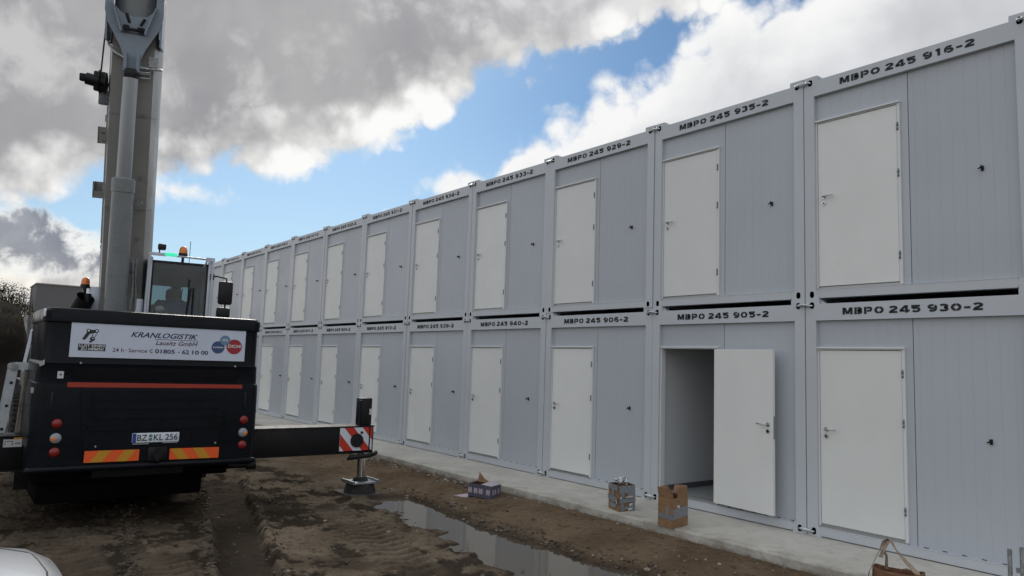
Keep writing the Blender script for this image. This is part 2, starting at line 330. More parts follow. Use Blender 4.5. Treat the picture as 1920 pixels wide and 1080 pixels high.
# ------------------------------------------------------------------ mesh builder
class MB:
    def __init__(s): s.v = []; s.f = []; s.m = []; s.s = []; s.M = None
    def add(s, vs, fs, mi=0, smooth=False):
        o = len(s.v)
        for p in vs:
            p = Vector(p)
            if s.M is not None: p = s.M @ p
            s.v.append(tuple(p))
        for f in fs:
            s.f.append([o + i for i in f]); s.m.append(mi); s.s.append(smooth)
        return s
    def box(s, x0, x1, y0, y1, z0, z1, mi=0, bev=0.0, skip=()):
        if bev <= 0:
            vs = [(x, y, z) for x in (x0, x1) for y in (y0, y1) for z in (z0, z1)]
            fs = {'x0': [0, 1, 3, 2], 'x1': [4, 6, 7, 5], 'y0': [0, 4, 5, 1], 'y1': [2, 3, 7, 6], 'z0': [0, 2, 6, 4], 'z1': [1, 5, 7, 3]}
            return s.add(vs, [f for k, f in fs.items() if k not in skip], mi)
        bm = bmesh.new(); bmesh.ops.create_cube(bm, size=1)
        for v in bm.verts: v.co = ((x0 + x1) / 2 + v.co.x * (x1 - x0), (y0 + y1) / 2 + v.co.y * (y1 - y0), (z0 + z1) / 2 + v.co.z * (z1 - z0))
        bmesh.ops.bevel(bm, geom=bm.edges[:], offset=bev, segments=2, affect='EDGES', profile=0.5)
        return s.bm(bm, mi)
    def bm(s, bm, mi=0, smooth=False):
        bm.verts.ensure_lookup_table(); bm.verts.index_update()
        s.add([v.co.copy() for v in bm.verts], [[v.index for v in f.verts] for f in bm.faces], mi, smooth); bm.free(); return s
    def cyl(s, p0, p1, r0, r1=None, n=16, mi=0, cap=True):
        if r1 is None: r1 = r0
        p0 = Vector(p0); p1 = Vector(p1); a = (p1 - p0).normalized()
        u = a.orthogonal().normalized(); w_ = a.cross(u)
        vs = []
        for p, r in ((p0, r0), (p1, r1)):
            for i in range(n):
                t = 2 * math.pi * i / n; vs.append(p + (u * math.cos(t) + w_ * math.sin(t)) * r)
        s.add(vs, [[i, (i + 1) % n, n + (i + 1) % n, n + i] for i in range(n)], mi, n > 6)
        if cap: s.add(vs[:n], [list(range(n))[::-1]], mi); s.add(vs[n:], [list(range(n))], mi)
        return s
    def tube(s, pts, r, n=8, mi=0):
        pts = [Vector(p) for p in pts]; vs = []; up = None
        for i, p in enumerate(pts):
            a = (pts[min(i + 1, len(pts) - 1)] - pts[max(i - 1, 0)]).normalized()
            if up is None: up = a.orthogonal().normalized()
            up = (up - a * up.dot(a)).normalized(); w_ = a.cross(up)
            rr = r[i] if isinstance(r, (list, tuple)) else r
            for k in range(n):
                t = 2 * math.pi * k / n; vs.append(p + (up * math.cos(t) + w_ * math.sin(t)) * rr)
        fs = [[i * n + k, i * n + (k + 1) % n, (i + 1) * n + (k + 1) % n, (i + 1) * n + k] for i in range(len(pts) - 1) for k in range(n)]
        s.add(vs, fs, mi, True)
        e = len(pts) - 1
        s.add(vs[:n], [list(range(n))[::-1]], mi); s.add(vs[e * n:], [list(range(n))], mi); return s
    def strip(s, pts, wid, side, th=0.004, mi=0):          # flat strap of width wid along a path
        pts = [Vector(p) for p in pts]; vs = []
        for i, p in enumerate(pts):
            a = (pts[min(i + 1, len(pts) - 1)] - pts[max(i - 1, 0)]).normalized()
            sd_ = Vector(side[i] if isinstance(side, list) else side); sd_ = (sd_ - a * sd_.dot(a)).normalized(); nn = a.cross(sd_)
            ww = wid[i] if isinstance(wid, list) else wid
            vs += [p - sd_ * ww / 2 - nn * th / 2, p + sd_ * ww / 2 - nn * th / 2, p + sd_ * ww / 2 + nn * th / 2, p - sd_ * ww / 2 + nn * th / 2]
        fs = [[i * 4 + k, i * 4 + (k + 1) % 4, i * 4 + 4 + (k + 1) % 4, i * 4 + 4 + k] for i in range(len(pts) - 1) for k in range(4)]
        fs += [[3, 2, 1, 0], [len(vs) - 4 + k for k in range(4)]]
        return s.add(vs, fs, mi)
    def prism(s, poly, fn, a0, a1, mi=0, smooth=False):    # fn(u, v, a) -> point
        n = len(poly)
        vs = [fn(u, v, a0) for u, v in poly] + [fn(u, v, a1) for u, v in poly]
        s.add(vs, [[i, (i + 1) % n, n + (i + 1) % n, n + i] for i in range(n)], mi, smooth)
        s.add(vs[:n], [list(range(n))[::-1]], mi); s.add(vs[n:], [list(range(n))], mi); return s
    def loft(s, rings, mi=0, smooth=True, cap=True):
        n = len(rings[0]); vs = [p for r in rings for p in r]
        s.add(vs, [[i * n + k, i * n + (k + 1) % n, (i + 1) * n + (k + 1) % n, (i + 1) * n + k] for i in range(len(rings) - 1) for k in range(n)], mi, smooth)
        if cap: s.add(rings[0], [list(range(n))[::-1]], mi); s.add(rings[-1], [list(range(n))], mi)
        return s
    def ball(s, c, r, n=14, mi=0, sc=(1, 1, 1)):
        bm = bmesh.new(); bmesh.ops.create_uvsphere(bm, u_segments=n, v_segments=max(6, n // 2), radius=r)
        for v in bm.verts: v.co = Vector(c) + Vector((v.co.x * sc[0], v.co.y * sc[1], v.co.z * sc[2]))
        return s.bm(bm, mi, True)
    def mesh(s, name, mats, merge=True):
        me = bpy.data.meshes.new(name); me.from_pydata(s.v, [], s.f)
        for m_ in (mats if isinstance(mats, (list, tuple)) else [mats]): me.materials.append(m_)
        me.polygons.foreach_set('material_index', s.m); me.polygons.foreach_set('use_smooth', s.s)
        bm = bmesh.new(); bm.from_mesh(me)
        if merge: bmesh.ops.remove_doubles(bm, verts=bm.verts, dist=1e-5)
        bmesh.ops.recalc_face_normals(bm, faces=bm.faces); bm.to_mesh(me); bm.free(); me.update()
        return me
    def build(s, name, mats, parent=None, sharp=None):
        me = s.mesh(name, mats)
        if sharp: me.set_sharp_from_angle(angle=rad(sharp))
        return obj(name, me, parent)

def obj(name, me, parent=None, loc=None, rz=None):
    o = bpy.data.objects.new(name, me); col.objects.link(o)
    if parent is not None: o.parent = parent
    if loc is not None: o.location = loc
    if rz is not None: o.rotation_euler = (0, 0, rz)
    return o
def tag(o, label=None, cat=None, group=None, kind=None):
    for k, v in (('label', label), ('category', cat), ('group', group), ('kind', kind)):
        if v: o[k] = v
    return o
def thing(name, label, cat, loc=(0, 0, 0), group=None):
    return tag(obj(name, None, None, loc), label, cat, group)
def kid(mb, name, mats, par, sharp=40, label=None):
    """part (or sub-part) whose mesh is written in world coordinates"""
    o = mb.build(name, mats, par, sharp)
    if par.type == 'EMPTY': o.matrix_parent_inverse = Matrix.Translation(-Vector(par.location))
    if label: o['label'] = label
    return o

# ------------------------------------------------------------------ lettering
def text_poly(txt, bold=0.0, shear=0.0):
    cu = bpy.data.curves.new('t', 'FONT'); cu.body = txt; cu.offset = bold; cu.shear = shear; cu.resolution_u = 4; cu.fill_mode = 'FRONT'
    o = bpy.data.objects.new('t', cu); col.objects.link(o)
    dg = bpy.context.evaluated_depsgraph_get(); ev = o.evaluated_get(dg); me = ev.to_mesh()
    vs = [(v.co.x, v.co.y) for v in me.vertices]; fs = [list(p.vertices) for p in me.polygons]
    ev.to_mesh_clear(); bpy.data.objects.remove(o); bpy.data.curves.remove(cu)
    return vs, fs
def put_text(mb, txt, u0, u1, v0, v1, fn, mi=0, bold=0.0, shear=0.0):
    vs, fs = text_poly(txt, bold, shear)
    a0 = min(p[0] for p in vs); a1 = max(p[0] for p in vs); b0 = min(p[1] for p in vs); b1 = max(p[1] for p in vs)
    mb.add([fn(u0 + (x - a0) / (a1 - a0) * (u1 - u0), v0 + (y - b0) / (b1 - b0) * (v1 - v0)) for x, y in vs], fs, mi)

def arc(cx, cy, rx, ry, a0, a1, n=9):
    return [(cx + rx * math.cos(rad(a0 + (a1 - a0) * i / n)), cy + ry * math.sin(rad(a0 + (a1 - a0) * i / n))) for i in range(n + 1)]
# stencil alphabet: polylines in a unit box, thick strokes with bridges left open
HX, HY = 0.155, 0.138
_L, _Rr, _B, _Tp = HX, 1 - HX, HY, 1 - HY
GL = {
 'M': [[(_L - .03, 0), (_L - .03, 1)], [(_Rr + .03, 0), (_Rr + .03, 1)], [(_L + .07, .95), (.47, .10)], [(.53, .10), (_Rr - .07, .95)]],
 'B': [[(_L, 0), (_L, 1)], [(.37, _Tp), (.64, _Tp)] + arc(.64, .68, .18, .17, 90, -90, 6) + [(.37, .51)], [(.37, .5), (.66, .5)] + arc(.66, .325, .18, .175, 90, -90, 6) + [(.37, _B)]],
 'P': [[(_L, 0), (_L, 1)], [(.36, _Tp), (.66, _Tp)] + arc(.66, .65, .20, .225, 90, -90, 8) + [(.36, .425)]],
 'O': [arc(.5, .5, .34, .36, 94, 266, 12), arc(.5, .5, .34, .36, 86, -86, 12)],
 '2': [arc(.5, .68, .36, .195, 165, -30, 12) + [(.20, _B + .12)], [(0.02, _B), (.98, _B)]],
 '4': [[(.70, 0), (.70, 1)], [(.62, .95), (.10, .30)], [(0.03, .27), (.54, .27)], [(.82, .27), (1.0, .27)]],
 '5': [[(.95, _Tp), (.16, _Tp), (.16, .56)], [(.16, .54), (.5, .60)] + arc(.5, .36, .36, .235, 80, -155, 12)],
 '9': [arc(.5, .67, .34, .21, 60, 300, 12), arc(.5, .67, .36, .21, 40, 0, 3) + [(.86, .45)] + arc(.5, .42, .36, .295, 0, -140, 10)],
 '0': [arc(.5, .5, .34, .36, 94, 266, 12), arc(.5, .5, .34, .36, 86, -86, 12)],
 '1': [[(.55, 0), (.55, 1)], [(.5, .92), (.22, .76)]],
 '3': [arc(.48, .70, .36, .18, 150, -80, 10), arc(.48, .315, .38, .195, 80, -155, 10)],
 '6': [arc(.5, .33, .34, .21, 240, 480, 12), arc(.5, .33, .36, .21, 220, 180, 3) + [(.14, .55)] + arc(.5, .58, .36, .295, 180, 40, 10)],
 '7': [[(.03, _Tp), (.97, _Tp)], [(.86, .72), (.38, 0)]],
 '8': [arc(.5, .71, .31, .17, 100, 260, 8), arc(.5, .71, .31, .17, 80, -80, 8), arc(.5, .31, .36, .19, 100, 260, 8), arc(.5, .31, .36, .19, 80, -80, 8)],
 '-': [[(.05, .42), (.95, .42)]],
}
ADV = {'M': (0.122, 0.019), '-': (0.066, 0.017), '1': (0.092, 0.012), ' ': (0.053, 0.0), '4': (0.108, 0.018), '0': (0.108, 0.018), 'O': (0.112, 0.0)}
def stencil(txt, x0, x1, z0, z1, fn, mi=0):
    words = [MB()]
    tot = sum(sum(ADV.get(ch, (0.094, 0.019))) for ch in txt); k = (x1 - x0) / tot; x = x0; h = z1 - z0
    for ch in txt:
        wd, gap = ADV.get(ch, (0.094, 0.019))
        mb = words[-1]
        if ch == ' ': words.append(MB())
        else:
            for pl in GL[ch]:
                q = [Vector((p[0], p[1])) for p in pl]; L = []; Rr = []
                for i, p in enumerate(q):
                    t0 = (q[i] - q[i - 1]).normalized() if i else None
                    t1 = (q[i + 1] - q[i]).normalized() if i < len(q) - 1 else None
                    a = t0 if t1 is None else t1 if t0 is None else (t0 + t1).normalized()
                    nrm = Vector((-a.y, a.x)); sc = 1.0
                    if t0 is not None and t1 is not None: sc = 1 / max(0.55, nrm.dot(Vector((-t1.y, t1.x))))
                    hx = HX * min(1.15, .094 / wd); off = Vector((nrm.x * hx * sc, nrm.y * HY * sc)); L.append(p + off); Rr.append(p - off)
                vs = L + Rr; n = len(q)
                cl = [(min(1.02, max(-.02, v.x)), min(1.0, max(0, v.y))) for v in vs]
                mb.add([fn(x + u * wd * k, z0 + v * h) for u, v in cl], [[i, i + 1, n + i + 1, n + i] for i in range(n - 1)], mi)
        x += (wd + gap) * k
    return words

# ------------------------------------------------------------------ ground
def _hash(ix, iy, seed):
    n = (ix * 374761393 + iy * 668265263 + seed * 974711) & 0x7fffffff
    n = ((n ^ (n >> 13)) * 1274126177) & 0x7fffffff
    return ((n ^ (n >> 16)) & 0xffff) / 65535.0
def vnoise(x, y, seed=0):
    ix = np.floor(x).astype(np.int64); iy = np.floor(y).astype(np.int64); fx = x - ix; fy = y - iy
    fx = fx * fx * (3 - 2 * fx); fy = fy * fy * (3 - 2 * fy)
    a = _hash(ix, iy, seed); b = _hash(ix + 1, iy, seed); c_ = _hash(ix, iy + 1, seed); d_ = _hash(ix + 1, iy + 1, seed)
    return (a * (1 - fx) + b * fx) * (1 - fy) + (c_ * (1 - fx) + d_ * fx) * fy
def fbm(x, y, f, o=5, seed=0, g=0.5):
    r = 0; a = 1; t = 0
    for i in range(o): r = r + a * vnoise(x * f + 13.7 * i, y * f - 7.1 * i, seed + i); t += a; a *= g; f *= 2.03
    return r / t - 0.5
def sstep(a, b, x): t = np.clip((x - a) / (b - a), 0, 1); return t * t * (3 - 2 * t)
PUD = np.array([(-5.45, -2.92), (-5.3, -2.45), (-4.65, -2.43), (-3.95, -2.52), (-3.22, -2.66), (-2.68, -2.60), (-2.2, -2.58), (-1.66, -2.52), (-1.27, -2.56),
       (-0.85, -2.55), (-0.64, -2.42), (-0.31, -2.42), (0.12, -2.45), (0.7, -2.65), (0.5, -3.3), (-0.04, -3.35), (-0.68, -3.62), (-1.07, -3.58), (-1.46, -3.48),
       (-1.81, -3.45), (-2.18, -3.42), (-2.83, -3.27), (-3.47, -3.22), (-4.37, -3.08)])
def sdist(x, y, P):
    dmin = np.full(x.shape, 1e9); ins = np.zeros(x.shape, bool)
    for i in range(len(P)):
        a = P[i]; b = P[(i + 1) % len(P)]; e = b - a
        t = np.clip(((x - a[0]) * e[0] + (y - a[1]) * e[1]) / (e @ e), 0, 1)
        dmin = np.minimum(dmin, np.hypot(x - a[0] - t * e[0], y - a[1] - t * e[1]))
        cnd = (a[1] > y) != (b[1] > y)
        ins ^= cnd & (x < (b[0] - a[0]) * (y - a[1]) / (b[1] - a[1] + 1e-12) + a[0])
    return np.where(ins, -dmin, dmin)
def track(x, y, p, q):
    p = np.array(p); q = np.array(q); e = (q - p) / np.linalg.norm(q - p)
    return (x - p[0]) * e[0] + (y - p[1]) * e[1], -(x - p[0]) * e[1] + (y - p[1]) * e[0]
WATER_Z = -0.222
def ground_h(x, y):
    near = sstep(-24, -14, x) * sstep(-22, -14, y)
    h = -0.200 + 0.03 * fbm(x, y, 0.35, 3, 3) * near
    wet_shade = np.zeros(x.shape); brown = sstep(-3.0, -2.1, y + 0.5 * fbm(x, y, 0.8, 3, 21))
    h = h + sstep(-2.35, -1.35, y) * 0.095                                   # bank up to the slab
    h = h + 0.010 * fbm(x, y, 2.2, 5, 5) * near + 0.022 * fbm(x, y, 9, 4, 9, 0.65) * near
    # scattered lumps and footprints
    lump = np.clip(fbm(x, y, 3.1, 4, 31, 0.55) - 0.10, 0, 1); hole = np.clip(fbm(x, y, 2.6, 4, 41, 0.55) - 0.11, 0, 1)
    mid = sstep(-2.6, -3.4, y)
    h = h + near * (0.13 * lump * (0.3 + 0.7 * mid) - 0.24 * hole * mid)
    wet_shade = np.maximum(wet_shade, mid * sstep(0.0, 0.06, hole) * 0.9)
    clod = np.abs(fbm(x, y, 4.2, 4, 301, .55)); h = h + near * (0.045 * clod - 0.006) * (0.25 + 0.75 * mid) + near * 0.070 * np.abs(fbm(x, y, 13, 3, 311, .6)) * (0.4 + 0.6 * mid)
    wet_shade = np.maximum(wet_shade, mid * sstep(0.03, 0.0, clod) * 0.35)
    blot = fbm(x, y, 2.4, 6, 401, .62); wet_shade = np.maximum(wet_shade, mid * sstep(0.035, 0.085, blot) * 0.9)
    h = h - near * mid * 0.016 * sstep(0.05, 0.11, blot)
    crane_shade = sstep(-4.3, -5.6, x) * sstep(-10, -9, x) * sstep(-7.9, -7.2, y) * sstep(-4.4, -5.0, y); wet_shade = np.maximum(wet_shade, crane_shade * 0.8)  # crane's shadow painted into the mud colour, under and before it
    # puddle basin and its ragged bank
    lo_ = sstep(-2.75, -3.2, y)
    sd_ = sdist(x, y, PUD) - 0.05 * lo_ + (0.16 + 0.62 * lo_) * fbm(x, y, 1.9, 5, 51, .55) + (0.07 + 0.18 * lo_) * fbm(x, y, 6, 3, 57)
    h = np.where(sd_ < 0.5, h * 1.0, h)
    basin = sstep(0.22, -0.25, sd_)
    h = h * (1 - basin) + (-0.262 + 0.02 * fbm(x, y, 3, 3, 61)) * basin
    far_bank = np.exp(-((sd_ - 0.16) / 0.10) ** 2) * sstep(-3.0, -2.6, y)
    h = h + far_bank * (0.035 + 0.13 * np.clip(fbm(x, y, 6.5, 4, 71, 0.6) + 0.06, 0, 1))
    wet_shade = np.maximum(wet_shade, sstep(0.16, 0.02, sd_) * 0.75)
    # the smooth dark rut of a wheel, then lugged tracks beside it
    s_, t_ = track(x, y, (-7.8, -4.45), (-2.3, -5.80)); t_ = t_ + 0.05 * fbm(s_, s_ * 0, 1.3, 3, 81)
    on = sstep(-9, -6.5, x) * sstep(3.5, 0.5, x)
    rut = sstep(0.30, 0.20, np.abs(t_)) * on
    h = h - 0.075 * rut + 0.055 * np.exp(-((np.abs(t_) - 0.33) / 0.07) ** 2) * on * (0.6 + 2.2 * np.clip(fbm(x, y, 8, 3, 91), 0, 1))
    h = h * (1 - 0.75 * rut) + (-0.262) * 0.75 * rut; wet_shade = np.maximum(wet_shade, rut * 0.85)
    for p, q, lo, hi, ph in (((-7, -6.98), (-2.2, -7.12), -4.6, -1.2, 0.0), ((-7, -6.2), (-2.0, -6.42), -3.9, -1.2, 0.8), ((-5.0, -3.80), (-2.3, -4.22), -4.9, -1.6, 0.3)):
        s_, t_ = track(x, y, p, q)
        m_ = sstep(0.32, 0.22, np.abs(t_)) * sstep(lo - .6, lo + .6, x) * sstep(hi + .6, hi - .6, x) * sstep(-0.42, -0.2, fbm(x, y, 0.9, 3, 101))
        lug = np.sin(2 * np.pi * (s_ + 0.5 * np.abs(t_) + 0.05 * fbm(x, y, 2, 3, 111)) / 0.19 + ph)
        h = h * (1 - 0.6 * m_) + (-0.205) * 0.6 * m_ + m_ * 0.024 * np.clip(lug * 1.6 + 1.2 * fbm(x, y, 5, 3, 501), -1, 1)
        wet_shade = wet_shade * (1 - 0.75 * m_); wet_shade = np.maximum(wet_shade, m_ * np.clip(-lug - .1, 0, 1) * 0.8)
    edge = np.exp(-((y + 6.05 + 0.16 * (x + 7)) / 0.10) ** 2) * sstep(-8, -6, x) * sstep(0, -2, x)
    h = h + edge * 0.09 * np.clip(fbm(x, y, 7, 4, 121, .6) + 0.12, 0, 1)
    wet_shade = np.maximum(wet_shade, sstep(0.12, 0.32, fbm(x, y, 0.9, 4, 131)) * mid * 0.6)
    under = (y > -1.15) & (y < 9.5) & (x > -38) & (x < 9.0)
    h = np.where(under, -0.33, h)
    return h, wet_shade, brown
def axis(dense0, dense1, st, lo, hi):
    a = list(np.arange(dense0, dense1 + 1e-6, st)); g = st
    while a[-1] < hi: g *= 1.22; a.append(a[-1] + g)
    g = st; b = [dense0]
    while b[-1] > lo: g *= 1.22; b.append(b[-1] - g)
    return np.array(sorted(set(b[1:] + a)))
xs = np.concatenate([axis(-10.0, -6.51, 0.03, -900, -6.51)[:-1], axis(-6.5, 1.6, 0.017, -6.5, 900)]); xs = xs[np.concatenate([[True], np.diff(xs) > 1e-4])]; ys = axis(-8.4, -1.12, 0.017, -900, 900)
X, Y = np.meshgrid(xs, ys, indexing='ij'); H, WET_SHADE, BRN = ground_h(X, Y)
nx, ny = X.shape
gm = bpy.data.meshes.new('ground'); gm.vertices.add(nx * ny)
gm.vertices.foreach_set('co', np.stack([X, Y, H], -1).astype(np.float32).ravel())
ii, jj = np.meshgrid(np.arange(nx - 1), np.arange(ny - 1), indexing='ij'); q0 = (ii * ny + jj).ravel()
quads = np.stack([q0, q0 + ny, q0 + ny + 1, q0 + 1], -1).astype(np.int32)
gm.loops.add(quads.size); gm.loops.foreach_set('vertex_index', quads.ravel())
gm.polygons.add(len(quads)); gm.polygons.foreach_set('loop_start', np.arange(0, quads.size, 4, dtype=np.int32))
gm.update(calc_edges=True); gm.validate()
gm.polygons.foreach_set('use_smooth', np.ones(len(quads), bool))
for nm, arr in (('wet_shade', WET_SHADE), ('brown', BRN)):
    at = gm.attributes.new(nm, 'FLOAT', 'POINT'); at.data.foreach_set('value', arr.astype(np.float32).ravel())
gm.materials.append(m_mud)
tag(obj('ground', gm), kind='structure')
def gz(x, y): return float(ground_h(np.array([x], float), np.array([y], float))[0][0])

pm = MB(); P2 = [(-5.75, -3.05), (-5.6, -2.3), (-4.0, -2.2), (-2.5, -2.3), (-0.6, -2.2), (0.5, -2.4), (1.1, -2.9), (0.6, -3.9), (-0.8, -4.0), (-2.5, -3.75), (-4.3, -3.4)]
pm.add([(x, y, WATER_Z) for x, y in P2], [list(range(len(P2)))])
tag(pm.build('puddle', m_water), kind='structure')

# concrete slab under the containers
sb = MB(); sb.box(-37.3, 8.5, -1.2, 9.0, -0.36, 0.0, bev=0.012)
tag(sb.build('concrete_slab', m_conc), kind='structure')

# loose clods and pebbles along the bank
rb = MB()
def pebble(x, y, r, mi, flat=0.7):
    z = gz(x, y); bm = bmesh.new(); bmesh.ops.create_icosphere(bm, subdivisions=1, radius=r)
    ph = random.random() * 6.28
    for v in bm.verts:
        k = 1 + random.uniform(-.28, .28); a = v.co * k; a.z *= flat
        v.co = Vector((a.x * math.cos(ph) * 1.3 - a.y * math.sin(ph), a.x * math.sin(ph) * 1.3 + a.y * math.cos(ph), a.z)) + Vector((x, y, z + r * 0.22))
    rb.bm(bm, mi)
for i in range(560):
    t = random.random(); x = -6.0 + 6.6 * t
    bank = np.interp(x, PUD[1:14, 0], PUD[1:14, 1])
    y = bank + abs(random.gauss(0.06, 0.13)); r = random.choice((.006, .008, .011, .016, .024)) * random.uniform(.7, 1.3)
    pebble(x, min(y, -1.25), r, 0 if random.random() > .12 else 1)
for i in range(330):
    x = random.uniform(-11, 1.2); y = -1.24 - abs(random.gauss(0, 0.45)); pebble(x, y, random.choice((.005, .007, .01, .015)) * random.uniform(.7, 1.4), 1 if random.random() < .42 else 0)
for i in range(120):
    x = random.uniform(-10.5, -4.5); y = -1.3 - abs(random.gauss(0, 0.12)); pebble(x, y, random.uniform(.012, .035), 1 if random.random() < .5 else 0)
for i in range(620):
    x = random.uniform(-7.5, 0.0); y = random.uniform(-8.0, -3.4); pebble(x, y, random.choice((.006, .008, .012, .02)) * random.uniform(.7, 1.4), 0 if random.random() < .95 else 1)
for i in range(260):
    x = random.uniform(-6.5, -1.0); y = -6.05 - 0.16 * (x + 7) + random.gauss(0, 0.09); pebble(x, y, random.uniform(.008, .024), 0)
for i in range(200):
    s = random.uniform(0, 6.0); sg = random.choice((-1, 1)); e = Vector((5.5, -1.35)).normalized()
    t = sg * random.gauss(0.34, 0.05); x = -7.8 + e.x * s - e.y * t; y = -4.45 + e.y * s + e.x * t; pebble(x, y, random.uniform(.008, .026), 0)
tag(rb.build('rubble', [m_clod, m_stone]), 'loose clods and pale pebbles lying on the mud', 'rubble', kind='stuff')

# ------------------------------------------------------------------ office containers
W = 2.45
def ring_oval(mb, x0, x1, z0, z1, cx, cz, rx, rz, y=0.0, depth=0.10):
    n = 20; ov = []; rc = []
    for i in range(n):
        t = 2 * math.pi * i / n; c_, s_ = math.cos(t), math.sin(t)
        # stadium-like oval
        ex = 0.75; ov.append((cx + rx * math.copysign(abs(c_) ** ex, c_), cz + rz * math.copysign(abs(s_) ** ex, s_)))
        dx, dz = ov[-1][0] - cx, ov[-1][1] - cz
        k = min(((x1 - cx) / dx if dx > 1e-9 else (x0 - cx) / dx if dx < -1e-9 else 1e9), ((z1 - cz) / dz if dz > 1e-9 else (z0 - cz) / dz if dz < -1e-9 else 1e9))
        rc.append((cx + dx * k, cz + dz * k))
    mb.add([(x, y, z) for x, z in rc] + [(x, y, z) for x, z in ov], [[i, (i + 1) % n, n + (i + 1) % n, n + i] for i in range(n)])
    for X_, Z_ in ((x0, z0), (x1, z0), (x1, z1), (x0, z1)):
        a = math.atan2(Z_ - cz, X_ - cx)
        best = sorted(range(n), key=lambda i: (rc[i][0] - X_) ** 2 + (rc[i][1] - Z_) ** 2)[:2]
        mb.add([(X_, y, Z_), (rc[best[0]][0], y, rc[best[0]][1]), (rc[best[1]][0], y, rc[best[1]][1])], [[0, 1, 2]])
    mb.add([(x, y, z) for x, z in ov] + [(x, y + depth, z) for x, z in ov], [[i, (i + 1) % n, n + (i + 1) % n, n + i] for i in range(n)] + [[n + i for i in range(n)]], 1)

def frame_mesh():
    b = MB(); X0, X1 = 0.005, 2.445
    for mir in (0, 1):
        def bx(x0, x1, *a, **k):
            if mir: x0, x1 = 2.45 - x1, 2.45 - x0
            b.box(x0, x1, *a, **k)
        bx(X0, .185, 0, .16, 0, .113, skip=('y0',)); bx(X0, .185, 0, .16, 2.66, 2.80, skip=('y0',))
        bx(X0, .138, 0, .14, .113, 2.66)
        bx(X0, .185, 5.9, 6.055, 0, .113); bx(X0, .185, 5.9, 6.055, 2.66, 2.80); bx(X0, .138, 5.9, 6.055, .113, 2.66)
        bx(X0, .12, .16, 5.9, 0, .113); bx(X0, .12, .16, 5.9, 2.58, 2.741)
        e0, e1 = (X0, .185) if not mir else (2.45 - .185, 2.45 - X0); cx_ = .089 if not mir else 2.45 - .089
        ring_oval(b, e0, e1, 0, .113, cx_, .056, .028, .040); ring_oval(b, e0, e1, 2.66, 2.80, cx_, 2.724, .030, .040)
    b.box(.185, 2.265, 0, .12, .012, .113); b.box(.138, 2.312, 0, .12, 2.54, 2.66); b.box(.185, 2.265, 0, .12, 2.66, 2.741)
    b.box(.185, 2.265, 5.93, 6.055, 0, .113); b.box(.138, 2.312, 5.93, 6.055, 2.54, 2.66); b.box(.185, 2.265, 5.93, 6.055, 2.66, 2.741)
    b.prism([(.185, 2.741), (.255, 2.741), (.185, 2.796)], lambda u, v, a: (u, a, v), .03, .12)
    # weld seam lips along the rails
    b.box(.15, 2.30, -.003, 0, .108, .113); b.box(.145, 2.305, -.003, 0, 2.54, 2.546)
    return b.mesh('frame', [m_frame, m_dark])
def shell_mesh(open_):
    b = MB()
    if not open_: b.box(.012, 2.438, .135, 5.93, .115, 2.735)
    else:
        b.box(.012, .05, .12, 5.93, .115, 2.735); b.box(2.40, 2.438, .12, 5.93, .115, 2.735)
        b.box(.05, 2.40, 5.88, 5.93, .115, 2.735); b.box(.05, 2.40, .12, 5.88, 2.66, 2.735); b.box(.05, 2.40, .12, 5.88, .06, .113)
    return b.mesh('shell', m_panel)
def groove_profile(x0, x1, yb, first=.06, pitch=.128):
    pts = [(x0, .03)]; x = x0 + first
    while x < x1 - .03:
        pts += [(x - .0055, .03), (x - .002, .0320), (x + .002, .0320), (x + .0055, .03)]; x += pitch
    pts += [(x1, .03), (x1, yb), (x0, yb)]
    return pts
def panel_mesh(kind):
    b = MB(); fn = lambda u, v, a: (u, v, a)
    if kind == 'right':
        b.prism(groove_profile(1.241, 2.312, .095), fn, .113, 2.54)
        x = 1.30
        while x < 2.28: b.box(x, x + .045, .0245, .029, .1135, .1195, 1); x += .182
    else:
        b.prism(groove_profile(.138, 1.233, .095), fn, 2.217, 2.54); b.box(1.153, 1.233, .03, .095, .113, 2.217)
        b.box(1.233, 1.241, .045, .095, .113, 2.54, 1)
    return b.mesh('wall_panel', [m_panel, m_dark])
def doorframe_mesh():
    b = MB()
    b.box(.139, .158, .006, .095, .128, 2.19); b.box(1.120, 1.153, .006, .095, .128, 2.19); b.box(.139, 1.153, .006, .095, 2.19, 2.217)
    b.box(.136, 1.160, -.016, .006, 2.203, 2.222, bev=.003)
    b.box(.139, 1.153, .012, .095, .1135, .128, 1); b.box(.158, 1.120, .030, .095, .128, .149, 2)
    return b.mesh('door_frame', [m_jamb, m_alu, m_alu])
HGX = 1.132
def leaf_mesh():
    b = MB(); b.box(.1635 - HGX, 1.1145 - HGX, .012, .056, .155, 2.1825, bev=.004)
    b.box(.158 - HGX, .162 - HGX, .024, .044, 1.08, 1.36, 1)
    return b.mesh('door', [m_door, m_alu])
def handle_mesh():
    b = MB()
    for sy, y0 in ((-1, .012), (1, .056)):
        x = .236 - HGX
        for z in (1.253, 1.172): b.cyl((x, y0, z), (x, y0 + sy * .010, z), .027, .025, 20)
        b.tube([(x, y0 + sy * .008, 1.253), (x, y0 + sy * .042, 1.253), (x + .012, y0 + sy * .05, 1.253), (x + .05, y0 + sy * .052, 1.254), (x + .135, y0 + sy * .05, 1.257)], .010, 8)
        b.cyl((x, y0 + sy * .010, 1.172), (x, y0 + sy * .016, 1.172), .010, .010, 12, 1)
    return b.mesh('handle', [m_steel, m_black])
def hinge_mesh():
    b = MB(); b.cyl((0, 0, -.045), (0, 0, -.002), .011, n=12); b.cyl((0, 0, .002), (0, 0, .045), .011, n=12)
    b.box(-.014, .016, .004, .012, -.04, .04)
    return b.mesh('hinge', mat('hinge steel', (0.22, 0.24, 0.26), 0.45, 0.7))
